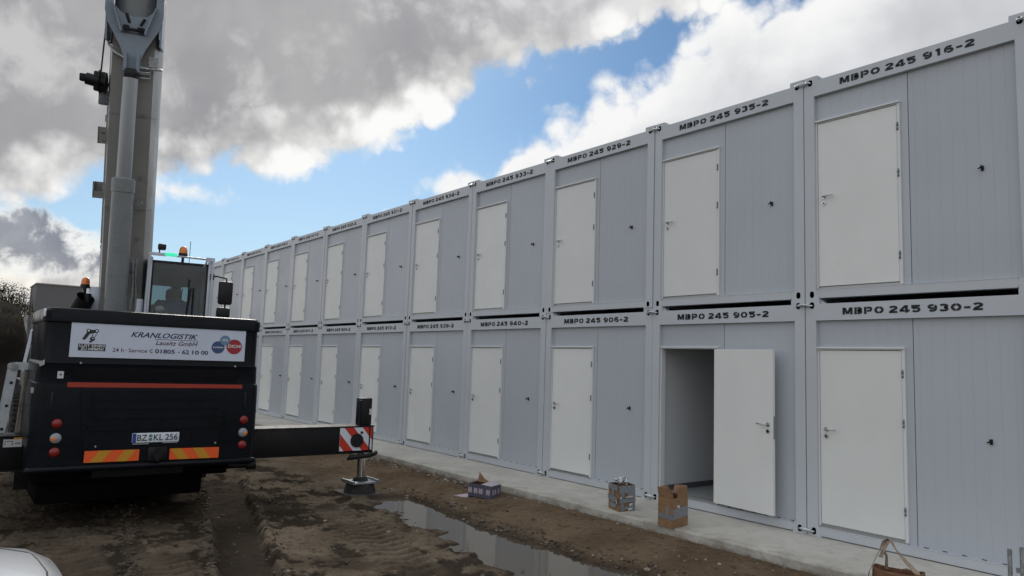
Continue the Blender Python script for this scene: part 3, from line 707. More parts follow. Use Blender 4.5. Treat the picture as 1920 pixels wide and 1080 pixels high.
def hook_mesh():
    b = MB(); b.box(1.951, 1.979, .020, .030, 1.252, 1.308, bev=.003); b.box(1.957, 1.973, -.014, .020, 1.27, 1.292, bev=.003)
    b.tube([(1.965, -.012, 1.281), (1.952, -.022, 1.277), (1.941, -.020, 1.270)], .007, 6); b.tube([(1.965, -.012, 1.281), (1.968, -.02, 1.295), (1.968, -.019, 1.306)], .007, 6)
    return b.mesh('wall_hook', m_black)
FR = frame_mesh(); SH = shell_mesh(False); PR = panel_mesh('right'); PL = panel_mesh('left'); DF = doorframe_mesh(); LF = leaf_mesh(); HD = handle_mesh(); HI = hinge_mesh(); HK = hook_mesh()
TOP = ['915-2', '916-2', '935-2', '929-2', '933-2', '934-2', '931-2', '932-2', '917-2', '918-2', '919-2', '913-2', '']
BOT = ['914-2', '930-2', '905-2', '906-2', '940-2', '939-2', '910-2', '909-2', '907-2', '908-2', '', '', '']
ORD = ['first', 'second', 'third', 'fourth', 'fifth', 'sixth', 'seventh', 'eighth', 'ninth', 'tenth', 'eleventh', 'twelfth', 'thirteenth']
OFF = random.Random(5)
def container(col_i, row, num):
    is_open = (num == '905-2')
    tier = ('lower', 'upper')[row]; nth = ORD[col_i]
    if is_open: lab = 'lower grey container numbered 245 905-2 with its white door standing open'
    elif num and col_i: lab = f'{tier} grey container numbered 245 {num}, {nth} from the right, white door shut'
    elif col_i == 0: lab = f'{tier} grey container at the right edge, only its left post showing'
    else: lab = f'{tier} grey container {nth} from the right, mostly hidden behind the crane'
    r = thing('office_container', lab, 'container', (-W * (col_i - 1), 0 if is_open else OFF.uniform(-.006, .009), 2.8 * row), 'grey office containers stacked in two rows')
    obj('frame', FR, r); obj('wall_panel', PR, r, (0, .025, 0)); obj('wall_panel', PL, r, (0, .025, 0))
    obj('shell', SH if not is_open else shell_mesh(True), r)
    df = obj('door_frame', DF, r, (0, .026, 0))
    dr = obj('door', LF, r, (HGX, .026, 0))
    obj('handle', HD, dr)
    for z in (.453, 1.390, 1.931): obj('hinge', HI, df, (1.127, .004, z))
    if not is_open: obj('wall_hook', HK, r, (0, .025, 0))
    if is_open:
        dr.location.y = .012; dr.rotation_euler = (0, 0, rad(174.5)); dr['label'] = 'white door swung open against the wall panel'
        rm = MB(); rm.box(.05, .085, .13, 5.8, .118, 2.6); rm.box(2.36, 2.40, .13, 5.8, .118, 2.6); rm.box(.085, 2.36, 5.8, 5.85, .118, 2.6); rm.box(.085, 2.36, .13, 5.8, 2.56, 2.6)
        rm.box(1.25, 1.30, 2.2, 5.8, .118, 2.56)
        rm.build('room_wall', m_room, r)
        fl = MB(); fl.box(.085, 2.36, .10, 5.8, .118, .128); fl.build('room_floor', m_floor, r)
        sk = MB(); sk.box(.085, .097, .13, 5.8, .128, .205); sk.box(1.238, 1.25, 2.2, 5.8, .128, .205); sk.build('skirting', m_skirt, r)
    if num and not (col_i == 0):
        for wd in stencil('MBPO 245 ' + num, .472, 1.968, 2.600, 2.682, lambda u, v: (u, -.0025, v)): wd.build('lettering', m_letter, r)
    return r
for i in range(13):
    container(i, 0, BOT[i]); container(i, 1, TOP[i])

def clamp_mesh():
    b = MB()
    b.cyl((-.105, -.022, .004), (-.03, -.022, .002), .010, n=10); b.cyl((.03, -.022, -.002), (.10, -.022, -.004), .010, n=10)
    b.cyl((-.05, -.022, .003), (.055, -.022, -.002), .0165, n=6); b.cyl((-.012, -.022, .001), (.02, -.022, -.001), .021, n=6)
    b.cyl((-.062, -.022, .003), (-.05, -.022, .003), .020, n=12); b.cyl((.055, -.022, -.002), (.068, -.022, -.002), .019, n=12)
    b.tube([(-.10, -.022, .004), (-.092, 0.0, -.004), (-.092, .04, -.008)], .011, 8); b.tube([(.095, -.022, -.004), (.09, .0, -.004), (.09, .04, -.006)], .011, 8)
    return b
CL = clamp_mesh().mesh('container_clamp', m_zinc)
for i in range(13):
    a = BOT[i + 1] if i + 1 < 13 else ''; b_ = BOT[i]; at_, bt_ = (TOP[i + 1] if i + 1 < 13 else ''), TOP[i]
    if i == 12: continue
    for z, where in ((.056, 'foot of the seam'), (2.724, 'head of the seam'), (5.524, 'roof line')):
        na, nb = (a, b_) if z < 4 else (at_, bt_)
        tier = 'lower' if z < 4 else 'upper'
        if na and nb: lab = f'zinc clamp at the {where} between {tier} containers {nb[:3]} and {na[:3]}'
        else: lab = f'zinc clamp at the {where} after the {ORD[i]} {tier} container from the right'
        tag(obj('container_clamp', CL, None, (-W * (i - 1) + 0.0, 0, z)), lab, 'clamp', 'zinc clamps joining the containers')

# ------------------------------------------------------------------ mobile crane
crane = thing('mobile_crane', 'black and grey mobile crane seen from behind with its boom raised', 'crane', (-8.0, -6.23, -.2))
YC = -6.23
def rrect(yc, hw, x0, x1, r, z, n=5, x1b=None):
    pts = []
    for cxx, cyy, a0 in ((x1 - r, yc + hw - r, 0), (x0 + r, yc + hw - r, 90), (x0 + r, yc - hw + r, 180), (x1 - r, yc - hw + r, 270)):
        for i in range(n + 1):
            a = rad(a0 + 90 * i / n); pts.append((cxx + r * math.cos(a), cyy + r * math.sin(a), z))
    return pts
b = MB()
prof = [(.78, 1.250, -4.80), (1.05, 1.252, -4.795), (1.45, 1.250, -4.795), (1.515, 1.246, -4.80), (1.525, 1.232, -4.812), (1.72, 1.228, -4.812), (1.745, 1.222, -4.80),
        (1.765, 1.205, -4.806), (2.20, 1.205, -4.806), (2.212, 1.222, -4.775), (2.33, 1.222, -4.770), (2.362, 1.200, -4.79), (2.372, 1.17, -4.82)]
b.loft([rrect(YC, hw, -6.25, xf, .10, z) for z, hw, xf in prof])
hood = kid(b, 'rear_hood', m_hood, crane, 35)
b = MB(); b.loft([rrect(YC, hw, -5.38, xf, .10, z) for z, hw, xf in ((.555, 1.245, -4.80), (.66, 1.25, -4.80), (.78, 1.25, -4.80))])
kid(b, 'rear_apron', m_hood, crane, 35)
# moulded middle panel with its steps
b = MB()
def yz(u, v, a): return (a, u, v)
b.prism([(-7.03, 1.44), (-6.93, .62), (-5.50, .62), (-5.38, 1.44)], yz, -4.80, -4.775)
b.prism([(-6.96, 1.055), (-6.90, .98), (-5.50, .98), (-5.42, 1.06), (-5.42, 1.075), (-6.96, 1.075)], yz, -4.775, -4.757)
for z in (1.40, 1.29, 1.185): b.prism([(-6.90, z), (-5.44, z + .004), (-5.46, z - .07), (-6.88, z - .07)], yz, -4.775, -4.764)
kid(b, 'grille', m_hood, crane, 35)
b = MB(); b.prism([(-7.12, 1.70), (-5.28, 1.70), (-5.28, 1.555), (-7.12, 1.555)], yz, -4.812, -4.796)
kid(b, 'smoked_panel', mat('smoked panel', (0.004, 0.005, 0.008), 0.12, spec=0.16), crane)
b = MB(); b.tube([(-4.86, -7.47, .548), (-4.775, -7.36, .562), (-4.765, -6.9, .563), (-4.765, -5.5, .553), (-4.775, -5.06, .55), (-4.84, -4.985, .54)], .036, 12)
kid(b, 'bumper_bar', m_hood, crane)
b = MB(); b.cyl((-4.86, -5.06, .485), (-4.86, -4.955, .485), .065, .065, 18); b.cyl((-4.86, -5.3, .49), (-4.86, -5.06, .485), .045, n=14)
kid(b, 'tow_pin', m_beam, crane)
# sign
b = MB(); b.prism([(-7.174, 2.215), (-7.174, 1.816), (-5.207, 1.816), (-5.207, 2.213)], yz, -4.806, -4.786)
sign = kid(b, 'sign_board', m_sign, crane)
SX = -4.7835
b = MB(); f = lambda u, v: (SX, u, v)
put_text(b, 'KRANLOGISTIK', -6.557, -5.797, 2.071, 2.133, f, 0, .018, .35)
b.add([f(-6.29, 2.052), f(-5.795, 2.052), f(-5.793, 2.057), f(-6.288, 2.057)], [[0, 1, 2, 3]])
kid(b, 'lettering', m_navy, sign)
for tx_, a_, c_, z0_, z1_ in (('01805', -6.279, -6.055, 1.886, 1.937), ('-', -6.024, -5.998, 1.906, 1.913), ('62', -5.972, -5.890, 1.886, 1.937), ('10', -5.853, -5.774, 1.886, 1.937), ('00', -5.747, -5.664, 1.886, 1.937)):
    b = MB(); put_text(b, tx_, a_, c_, z0_, z1_, f, 0, .020); kid(b, 'lettering', m_navy, sign)
b = MB(); put_text(b, 'Lausitz GmbH', -6.278, -5.794, 1.988, 2.040, f, 0, .010, .3); kid(b, 'lettering', m_plum, sign)
b = MB(); put_text(b, '24 h', -6.738, -6.621, 1.889, 1.935, f, 0, .004); kid(b, 'lettering', m_plum, sign)
b = MB(); put_text(b, '-', -6.604, -6.588, 1.908, 1.912, f, 0, .002); kid(b, 'lettering', m_plum, sign)
b = MB(); put_text(b, 'Service', -6.568, -6.368, 1.889, 1.935, f, 0, .004); kid(b, 'lettering', m_plum, sign)
b = MB()
ph = arc(-6.317, 1.911, .019, .018, 60, 300, 10)
b.strip([(SX, p[0], p[1]) for p in ph], .007, (0, 1, 0) if False else [(0, p[0] + 6.317, p[1] - 1.911) for p in ph], .002)
kid(b, 'lettering', m_plum, sign)
b = MB()
b.add([f(-7.062, 2.020), f(-7.028, 2.018), f(-6.985, 2.088), f(-6.92, 2.104), f(-6.916, 2.134), f(-7.002, 2.134)], [[0, 1, 2, 3, 4, 5]])
for cxx, czz in ((-7.0, 2.124), (-6.918, 2.124)): b.add([f(cxx + .022 * math.cos(k * .393), czz + .020 * math.sin(k * .393)) for k in range(16)], [list(range(16))])
for a0, a1 in (((-6.90, 2.125), (-6.938, 2.045)), ((-6.952, 2.098), (-6.962, 2.045))):
    b.add([f(a0[0] - .003, a0[1]), f(a0[0] + .003, a0[1]), f(a1[0] + .003, a1[1]), f(a1[0] - .003, a1[1])], [[0, 1, 2, 3]])
b.add([f(-6.955 + .026 * math.cos(k * .393), 2.028 + .026 * math.sin(k * .393)) for k in range(16)], [list(range(16))])
b.add([f(-6.99, 2.0), f(-6.955, 2.012), f(-6.955, 2.0), f(-6.97, 1.985), f(-6.985, 1.99)], [[0, 1, 2, 3, 4]])
b.add([f(-7.093, 1.970), f(-7.093, 1.893), f(-6.814, 1.893), f(-6.814, 1.970)], [[0, 1, 2, 3]])
kid(b, 'hook_emblem', m_ink, sign)
b = MB(); f2 = lambda u, v: (SX + .0015, u, v)
put_text(b, 'LUST EINEN', -7.080, -6.826, 1.936, 1.964, f2, 0, .012); kid(b, 'emblem_lettering', m_white, sign)
b = MB(); put_text(b, 'ZU HEBEN?', -7.066, -6.832, 1.899, 1.928, f2, 0, .012)
kid(b, 'emblem_lettering', m_white, sign)
for cxx, czz, rr in ((-7.0, 2.124, .011), (-6.918, 2.124, .011), (-6.952, 2.036, .007)):
    b = MB(); b.add([f2(cxx + rr * math.cos(k * .393), czz + rr * math.sin(k * .393)) for k in range(16)], [list(range(16))]); kid(b, 'pulley_dot', m_white, sign)
f4 = lambda u, v: (SX + .006, u, v)
for a_ in (('suchen', -5.610, -5.485, 1.976, 2.002, f4, 0, .012), ('Wir', -5.502, -5.424, 2.064, 2.096, f4, 0, .012, .2), ('DICH!', -5.425, -5.262, 1.986, 2.026, f4, 0, .018)):
    b = MB(); put_text(b, *a_); kid(b, 'lettering', m_white, sign)
for cxx, czz, rr, mm, nm, dx in ((-5.546, 1.986, .078, m_circle, 'blue_disc', 0), (-5.346, 2.0, .094, m_dkred, 'red_disc', .0012), (-5.465, 2.078, .062, m_blueg, 'grey_disc', .0024)):
    b = MB(); b.add([(SX + dx, cxx + rr * 1.03 * math.cos(k * math.pi / 20), czz + rr * math.sin(k * math.pi / 20)) for k in range(40)], [list(range(40))]); kid(b, nm, mm, sign)
b = MB(); b.prism([(-7.163, 1.530), (-7.163, 1.474), (-5.209, 1.468), (-5.209, 1.516)], yz, -4.797, -4.787); kid(b, 'red_strip', m_red, crane)
b = MB(); b.box(-4.80, -4.786, -7.268, -7.208, 1.572, 1.652); stk = kid(b, 'sticker', m_label, crane)
b = MB(); b.add([(-4.784, -7.246, 1.605), (-4.784, -7.228, 1.605), (-4.784, -7.228, 1.625), (-4.784, -7.246, 1.625)], [[0, 1, 2, 3]]); kid(b, 'mark', m_ink, stk)
def lamp(y, z, mm, r=.050, two=False):
    b = MB(); n = 24
    prof_ = [(0, r * 1.08), (.012, r * 1.06), (.022, r * .9), (.030, r * .5), (.033, .001)]
    rings = [[(-4.797 + dx, y + rr * math.cos(2 * math.pi * k / n), z + rr * math.sin(2 * math.pi * k / n)) for k in range(n)] for dx, rr in prof_]
    b.loft(rings); o = kid(b, 'tail_lamp', mm, crane, 60)
    if two:
        b = MB(); s_ = two; yy = y + s_ * r * .45; rr0 = r * .52
        b.loft([[(-4.772 + dx, yy + rr * math.cos(2 * math.pi * k / 16), z - .006 + rr * math.sin(2 * math.pi * k / 16)) for k in range(16)] for dx, rr in ((-.01, rr0), (.006, rr0 * .9), (.012, .001))])
        kid(b, 'indicator', m_lampamb, o, 60)
for y, s_ in ((-7.227, -1), (-5.157, 1)):
    lamp(y, 1.066, m_lampred); lamp(y, .905, m_lampclr, .054, s_); lamp(y, .75, m_lampred)
# number plate
b = MB(); b.box(-4.775, -4.757, -6.456, -5.936, .826, .938, bev=.004); plate = kid(b, 'number_plate', m_warnwht, crane)
b = MB(); g = lambda u, v: (-4.7550, u, v)
put_text(b, 'BZ', -6.402, -6.292, .846, .920, g, 0, .012); put_text(b, 'KL', -6.222, -6.118, .846, .920, g, 0, .012); put_text(b, '256', -6.094, -5.952, .846, .920, g, 0, .012)
kid(b, 'lettering', m_ink, plate)
b = MB(); b.add([g(-6.454, .829), g(-6.413, .829), g(-6.413, .935), g(-6.454, .935)], [[0, 1, 2, 3]]); kid(b, 'blue_band', m_plateblue, plate)
b = MB()
for zz_ in (.903, .862): b.add([g(-6.257 + .021 * math.cos(k * .393), zz_ + .019 * math.sin(k * .393)) for k in range(16)], [list(range(16))])
kid(b, 'badge', m_badge, plate)
b = MB(); b.box(-4.775, -4.76, -6.446, -6.27, .806, .817); b.box(-4.775, -4.76, -6.12, -5.95, .812, .823); kid(b, 'plate_clip', m_alu, crane)
# slanted reflective boards
def board(y0, y1, z0, z1, sl, up):
    b = MB(); b.prism([(y0, z0), (y1, z0 - up), (y1, z1 - up), (y0, z1)], yz, -4.775, -4.762, 0)
    o = kid(b, 'reflective_board', m_orange, crane)
    b = MB(); n = 2; w_ = (y1 - y0)
    for k in range(n):
        c0 = y0 + w_ * (.10 + .46 * k if sl > 0 else .17 + .44 * k); wd = w_ * .22; sh = sl * w_ * .16
        P_ = [(c0, 0), (c0 + wd, 0), (c0 + wd + sh, 1), (c0 + sh, 1)]
        b.add([(-4.7600, min(max(u, y0), y1), z0 + (z1 - z0) * v - up * (u - y0) / w_) for u, v in P_], [[0, 1, 2, 3]])
    kid(b, 'stripe', m_yellow, o)
board(-6.936, -6.366, .622, .752, 1, .004); board(-6.030, -5.452, .612, .742, -1, .006)
# chassis, deck and running gear
b = MB(); b.box(-14.3, -5.4, -6.75, -5.7, .35, .95); b.box(-14.2, -6.26, -7.05, -5.40, .86, 1.25); kid(b, 'chassis', m_beam, crane)
b = MB(); b.box(-10.4, -8.4, -7.22, -6.95, 1.25, 1.52, bev=.02); b.box(-8.3, -6.9, -7.15, -6.9, 1.25, 1.62, bev=.02); b.box(-10.4, -6.9, -5.48, -5.25, 1.25, 1.5, bev=.02); kid(b, 'deck_box', m_ggrey, crane)
b = MB(); b.box(-6.42, -6.26, -7.42, -7.05, 1.42, 1.95, bev=.02); kid(b, 'tool_locker', m_ggrey, crane)
b = MB(); b.box(-4.85, -4.81, -7.452, -7.425, 2.26, 2.35, bev=.008); kid(b, 'corner_bracket', m_jamb, crane)
b = MB(); b.prism([(-7.452, 1.742), (-7.40, 1.78), (-7.40, 1.725), (-7.44, 1.70)], yz, -4.87, -4.80); kid(b, 'step_plate', m_galv, crane)
b = MB(); b.prism([(-7.50, 1.46), (-7.44, 1.47), (-7.44, 1.40), (-7.495, 1.405)], yz, -4.92, -4.86); kid(b, 'step_plate', m_galv, crane)
b = MB(); b.loft([rrect(-5.75, hw, -14.9, xf, .15, z) for z, hw, xf in ((.45, .85, -12.7), (1.1, .85, -12.7), (1.25, .83, -12.7), (1.85, .68, -12.9), (1.92, .6, -13.0))]); kid(b, 'carrier_cab', m_ggrey, crane, 35)
b = MB(); b.box(-7.0, -5.45, -7.36, -5.12, .30, .60, bev=.03); b.box(-6.9, -5.6, -7.30, -5.4, .04, .30, bev=.03); kid(b, 'underbody_blocker', m_dark, crane)  # added dark boxes that block light and deepen the shade under the crane
b = MB(); b.box(-12.5, -7.0, -6.7, -5.7, .12, .36); b.cyl((-7.55, -7.1, .4), (-7.55, -5.3, .4), .14, n=14); b.cyl((-9.3, -7.1, .4), (-9.3, -5.3, .4), .14, n=14); kid(b, 'axles', m_beam, crane)
def wheel(x, y, r=.60, w_=.40):
    s_ = -1 if y < YC else 1; zc = -.2 + r; n = 36
    prof_ = [(-w_ / 2, r * .62), (-w_ / 2, r * .88), (-w_ / 2 + .05, r * .98), (-w_ * .2, r), (w_ * .2, r), (w_ / 2 - .05, r * .98), (w_ / 2, r * .88), (w_ / 2, r * .62)]
    b = MB(); b.loft([[(x + rr * math.cos(2 * math.pi * k / n), y + a, zc + rr * math.sin(2 * math.pi * k / n)) for k in range(n)] for a, rr in prof_], cap=False)
    for k in range(n):
        for sg in (-1, 1):
            a = 2 * math.pi * (k + (.5 if sg > 0 else 0)) / n; cx_, cz_ = x + (r + .006) * math.cos(a), zc + (r + .006) * math.sin(a)
            t = Vector((-math.sin(a), 0, math.cos(a))) * .028; nn = Vector((math.cos(a), 0, math.sin(a))) * .012
            q = [Vector((cx_, y + sg * w_ * .06, cz_)), Vector((cx_, y + sg * w_ * .42, cz_))]
            b.add([q[0] - t - nn, q[0] + t - nn, q[1] + t - nn, q[1] - t - nn, q[0] - t * .8 + nn, q[0] + t * .8 + nn, q[1] + t * .8 + nn, q[1] - t * .8 + nn],
                  [[0, 1, 5, 4], [1, 2, 6, 5], [2, 3, 7, 6], [3, 0, 4, 7], [4, 5, 6, 7]])
    o = kid(b, 'wheel', m_rubber, crane, 50)
    b = MB(); b.cyl((x, y + s_ * w_ * .45, zc), (x, y - s_ * w_ * .45, zc), r * .62, n=28); b.cyl((x, y + s_ * w_ * .45, zc), (x, y + s_ * w_ * .55, zc), r * .22, r * .16, n=18); kid(b, 'rim', m_ggrey, o, 40)
for x in (-7.55, -9.3, -12.9):
    for y in (-6.98, -5.48): wheel(x, y)
for y_ in (-7.44, -5.42):
    b = MB(); b.box(-6.75, -6.70, y_, y_ + .38, .06, .62); kid(b, 'mudflap', m_rubber, crane)
# outriggers
b = MB(); b.box(-6.03, -5.43, -7.45, -5.01, .44, .90, bev=.006); kid(b, 'outrigger_box', m_beam, crane)
def outrigger(sg):
    b = MB()
    y0, y1 = (-5.05, -2.875) if sg > 0 else (-9.6, -7.43)
    b.box(-5.98, -5.60, y0, y1, .468, .852, bev=.004); b.box(-5.995, -5.585, y0, y1 + (.012 if sg > 0 else 0), .852, .866)
    b.box(-5.99, -5.59, y0, y1, .452, .468)
    bm_ = kid(b, 'outrigger_beam', m_beam, crane)
    if sg > 0:
        b = MB(); b.box(-5.60, -5.592, -3.438, -2.900, .494, .842, 0); w0 = -3.438; w1 = -2.900
        for k in range(-1, 3):
            c0 = w0 + .30 * k + .07; P_ = [(c0, 1), (c0 + .155, 1), (c0 + .155 + .30, 0), (c0 + .30, 0)]
            # clip the slanted stripe to the board
            pl = [Vector((u, v)) for u, v in P_]
            for lim, sgn in ((w0, 1), (w1, -1)):
                o_ = []
                for i in range(len(pl)):
                    a, c_ = pl[i - 1], pl[i]; ia, ic = (a.x - lim) * sgn >= 0, (c_.x - lim) * sgn >= 0
                    if ia != ic: t = (lim - a.x) / (c_.x - a.x); o_.append(a + (c_ - a) * t)
                    if ic: o_.append(c_)
                pl = o_
            if len(pl) > 2: b.add([(-5.590, p.x, .494 + .348 * p.y) for p in pl], [list(range(len(pl)))], 1)
        wb = kid(b, 'warning_board', [m_warnwht, m_warnred], bm_)
        b = MB(); b.cyl((-5.592, -3.157, .646), (-5.570, -3.157, .646), .106, .102, 28); b.cyl((-5.592, -3.08, .765), (-5.574, -3.08, .765), .02, n=12); kid(b, 'cover_disc', m_black, bm_)
        b = MB(); b.box(-5.588, -5.578, -2.955, -2.94, .47, .852); b.tube([(-5.56, -3.28, .40), (-5.52, -3.0, .415), (-5.55, -2.86, .44), (-5.6, -2.82, .45)], .035, 8); b.tube([(-5.60, -3.3, .37), (-5.55, -3.02, .40), (-5.6, -2.85, .42)], .022, 8); kid(b, 'hose', m_black, bm_)
    else:
        b = MB(); b.box(-5.60, -5.592, -7.66, -7.475, .736, .826, 0); stk = kid(b, 'load_label', m_label, bm_)
        b = MB(); 
        for q in ((-7.645, -7.567, .800, .806), (-7.645, -7.640, .765, .800), (-7.572, -7.567, .765, .800), (-7.655, -7.632, .762, .766), (-7.585, -7.560, .762, .766)): b.box(-5.592, -5.5905, *q)
        b.box(-5.592, -5.5905, -7.545, -7.49, .775, .785); kid(b, 'pictogram', m_ink, stk)
        b = MB(); b.box(-5.60, -5.592, -7.56, -7.442, .826, .848); b.box(-5.60, -5.592, -7.473, -7.442, .78, .826); kid(b, 'yellow_mark', m_yellow, bm_)
    yj = -2.97 if sg > 0 else -9.5
    b = MB(); b.box(-5.88, -5.68, yj - .09, yj + .092, .866, 1.285, bev=.012)
    if sg > 0: b.tube([(-5.66, yj - .125, 1.25), (-5.66, yj - .125, .93), (-5.66, yj - .14, .87)], .012, 6); b.box(-5.70, -5.64, yj - .14, yj - .09, 1.215, 1.255)
    jk = kid(b, 'jack_tower', m_black, crane)
    if sg > 0:
        b = MB(); b.box(-5.68, -5.674, yj + .045, yj + .088, 1.03, 1.12); kid(b, 'sticker', m_label, jk)
    b = MB(); b.cyl((-5.78, yj, .46), (-5.78, yj, .04), .062, n=24); kid(b, 'jack_rod', m_chrome, crane)
    b = MB(); b.cyl((-5.78, yj, -.16), (-5.78, yj, -.03), .25, .21, 24); b.cyl((-5.78, yj, .06), (-5.78, yj, .0), .09, .13, 24); kid(b, 'jack_ball', m_rubber, crane)
    b = MB()
    b.box(-5.98, -5.56, yj - .22, yj + .22, -.025, .004, bev=.006); b.box(-5.98, -5.56, yj - .23, yj - .19, .0, .03, bev=.004); b.box(-5.98, -5.56, yj + .19, yj + .23, -.01, .03, bev=.004)
    kid(b, 'jack_foot', m_padgrey, crane)
outrigger(1); outrigger(-1)
# turret, boom and cylinder (turned a little away from the containers)
AZ = -16.0
A = Vector((math.cos(rad(AZ)), math.sin(rad(AZ)), 0)); S = Vector((-A.y, A.x, 0))        # forward of the turret, and its own left (towards the containers)
BD = Vector((.21, -.065, .976)).normalized(); BN = (A - BD * BD.dot(A)).normalized(); BA = BD.cross(BN).normalized()
B0 = Vector((-7.6, -6.188, 2.533))
BMx = Matrix(((BA.x, BN.x, BD.x, B0.x), (BA.y, BN.y, BD.y, B0.y), (BA.z, BN.z, BD.z, B0.z), (0, 0, 0, 1)))    # a across, n towards the underside, s along
def boom_part(b, name, mats, par=None, sharp=40):
    b.v = [tuple(BMx @ Vector(p)) for p in b.v]; return kid(b, name, mats, par or crane, sharp)
TC = Vector((-8.3, -6.23, 1.25))
TM = Matrix(((A.x, S.x, 0, TC.x), (A.y, S.y, 0, TC.y), (0, 0, 1, TC.z), (0, 0, 0, 1)))
def turret_part(b, name, mats, par=None, sharp=40):
    b.v = [tuple(TM @ Vector(p)) for p in b.v]; return kid(b, name, mats, par or crane, sharp)
b = MB(); b.cyl((0, 0, 0), (0, 0, .2), .62, n=32); b.prism([(-1.5, .2), (1.2, .2), (1.2, .55), (.4, .75), (-.6, 1.0), (-1.5, .9)], lambda u, v, a: (u, a, v), -.62, .5); turret_part(b, 'turret', m_boom)
b = MB(); b.box(-1.9, -1.5, -1.0, .95, .2, 1.0, bev=.03); turret_part(b, 'counterweight', m_ggrey)
hexa = [(-.32, -.40), (.32, -.40), (.322, .12), (.27, .345), (-.27, .345), (-.322, .12)]
b = MB(); b.prism(hexa, lambda u, v, a: (u, v, a), -1.0, 4.05); boom = boom_part(b, 'boom', m_boom, sharp=20)
b = MB(); pr2 = [(-.30, -.38), (.30, -.38), (.30, .10)] + [(.30 * math.cos(rad(t)), .10 + .30 * math.sin(rad(t))) for t in range(15, 180, 15)] + [(-.30, .10)]
b.prism(pr2, lambda u, v, a: (u, v, a), 4.05, 11.0, smooth=True); boom_part(b, 'boom_section', m_cyl, sharp=30)
b = MB()       # collar plate that carries the cylinder head
pl = [(-.36, 5.2), (-.37, 4.30), (-.33, 4.14), (-.16, 3.83), (-.085, 3.62), (-.075, 3.50), (.075, 3.50), (.085, 3.62), (.16, 3.83), (.33, 4.14), (.37, 4.30), (.36, 5.2), (.285, 5.2), (.27, 4.42), (.14, 4.02), (-.14, 4.02), (-.27, 4.42), (-.285, 5.2)]
b.prism(pl, lambda u, v, a: (u, a, v), .44, .475)
b.prism([(-.285, 4.42), (-.27, 4.42), (-.14, 4.05), (-.155, 4.02)], lambda u, v, a: (u, a, v), .44, .56); b.prism([(.285, 4.42), (.27, 4.42), (.14, 4.05), (.155, 4.02)], lambda u, v, a: (u, a, v), .44, .56)
b.box(-.36, -.335, .05, .46, 3.9, 5.2); b.box(.335, .36, .05, .46, 3.9, 5.2); b.box(-.10, -.06, .30, .56, 3.5, 3.75); b.box(.06, .10, .30, .56, 3.5, 3.75)
collar = boom_part(b, 'boom_collar', m_collar)
b = MB(); b.prism([(-.27, 4.40), (-.16, 4.30), (0, 4.27), (.16, 4.30), (.27, 4.40), (.14, 4.03), (-.14, 4.03)], lambda u, v, a: (u, a, v), .40, .43); boom_part(b, 'saddle_plate', m_collar)
b = MB(); b.cyl((-.06, .43, 4.18), (-.105, .43, 4.30), .02, n=8); b.cyl((.08, .43, 4.16), (.13, .43, 4.26), .02, n=8); b.box(-.13, .13, .476, .52, 4.06, 4.10, bev=.006); b.box(-.13, -.06, .43, .52, 4.09, 4.13); b.box(.05, .14, .43, .52, 4.08, 4.12); boom_part(b, 'saddle_fitting', m_black)
b = MB(); b.tube([(-.34, .10, 3.93), (-.335, .28, 3.86), (-.22, .42, 3.74), (-.10, .46, 3.68)], .018, 8); boom_part(b, 'hose_bracket', m_galv)
b = MB(); b.tube([(.36, .2, 3.62), (.36, .36, 3.60), (.2, .42, 3.58), (.1, .44, 3.58)], .02, 8)
for z in (3.52, 3.44): b.tube([(.10, .43, z), (.23, .42, z + .01), (.24, .42, z + .07), (.1, .43, z + .06)], .010, 6)
boom_part(b, 'hose_bracket', m_galv)
b = MB(); b.box(.2, .33, .33, .37, 3.62, 3.76); boom_part(b, 'bracket_plate', m_galv)
cyl_top = Vector((.0, .52, 3.47)); cyl_bot = Vector((-.02, .86, -.75)); ax = (cyl_top - cyl_bot).normalized()
def cp(s): return cyl_bot + (cyl_top - cyl_bot) * ((s - cyl_bot.z) / (cyl_top.z - cyl_bot.z))
b = MB(); b.cyl(cp(-.75), cp(1.86), .142, n=32); b.cyl(cp(1.80), cp(1.98), .152, n=32); b.cyl(cp(1.98), cp(2.0), .152, .12, 32); b.cyl(cp(.62), cp(.632), .1435, n=32)
lift = boom_part(b, 'lift_cylinder', m_cyl, sharp=40)
b = MB(); b.cyl(cp(1.98), cp(3.40), .100, n=28); boom_part(b, 'cylinder_rod', mat('cylinder rod', (0.26, 0.275, 0.295), 0.28, 0.6))
b = MB(); b.cyl(Vector((-.075, .52, 3.47)), Vector((.075, .52, 3.47)), .075, n=20); b.box(-.07, .07, .45, .60, 3.38, 3.52, bev=.02); boom_part(b, 'cylinder_head', m_black)
b = MB(); b.box(.13, .22, .55, .58, 1.62, 1.70); b.cyl((.22, .565, 1.66), (.24, .565, 1.66), .02, n=8); boom_part(b, 'cylinder_bracket', m_cyl)
for dy in (.17, .215):
    b = MB(); b.tube([(dy + .012 * math.sin(k * 1.3 + dy * 40), .62 - .03 * k / 8 + .01 * math.cos(k * 1.7), -.5 + k * .17) for k in range(9)], .012, 6); boom_part(b, 'hydraulic_hose', m_galv)
b = MB(); b.box(.12, .20, .5, .6, .62, .80, bev=.01); b.box(.15, .22, .5, .58, .42, .60, bev=.01); boom_part(b, 'valve_block', m_ggrey)
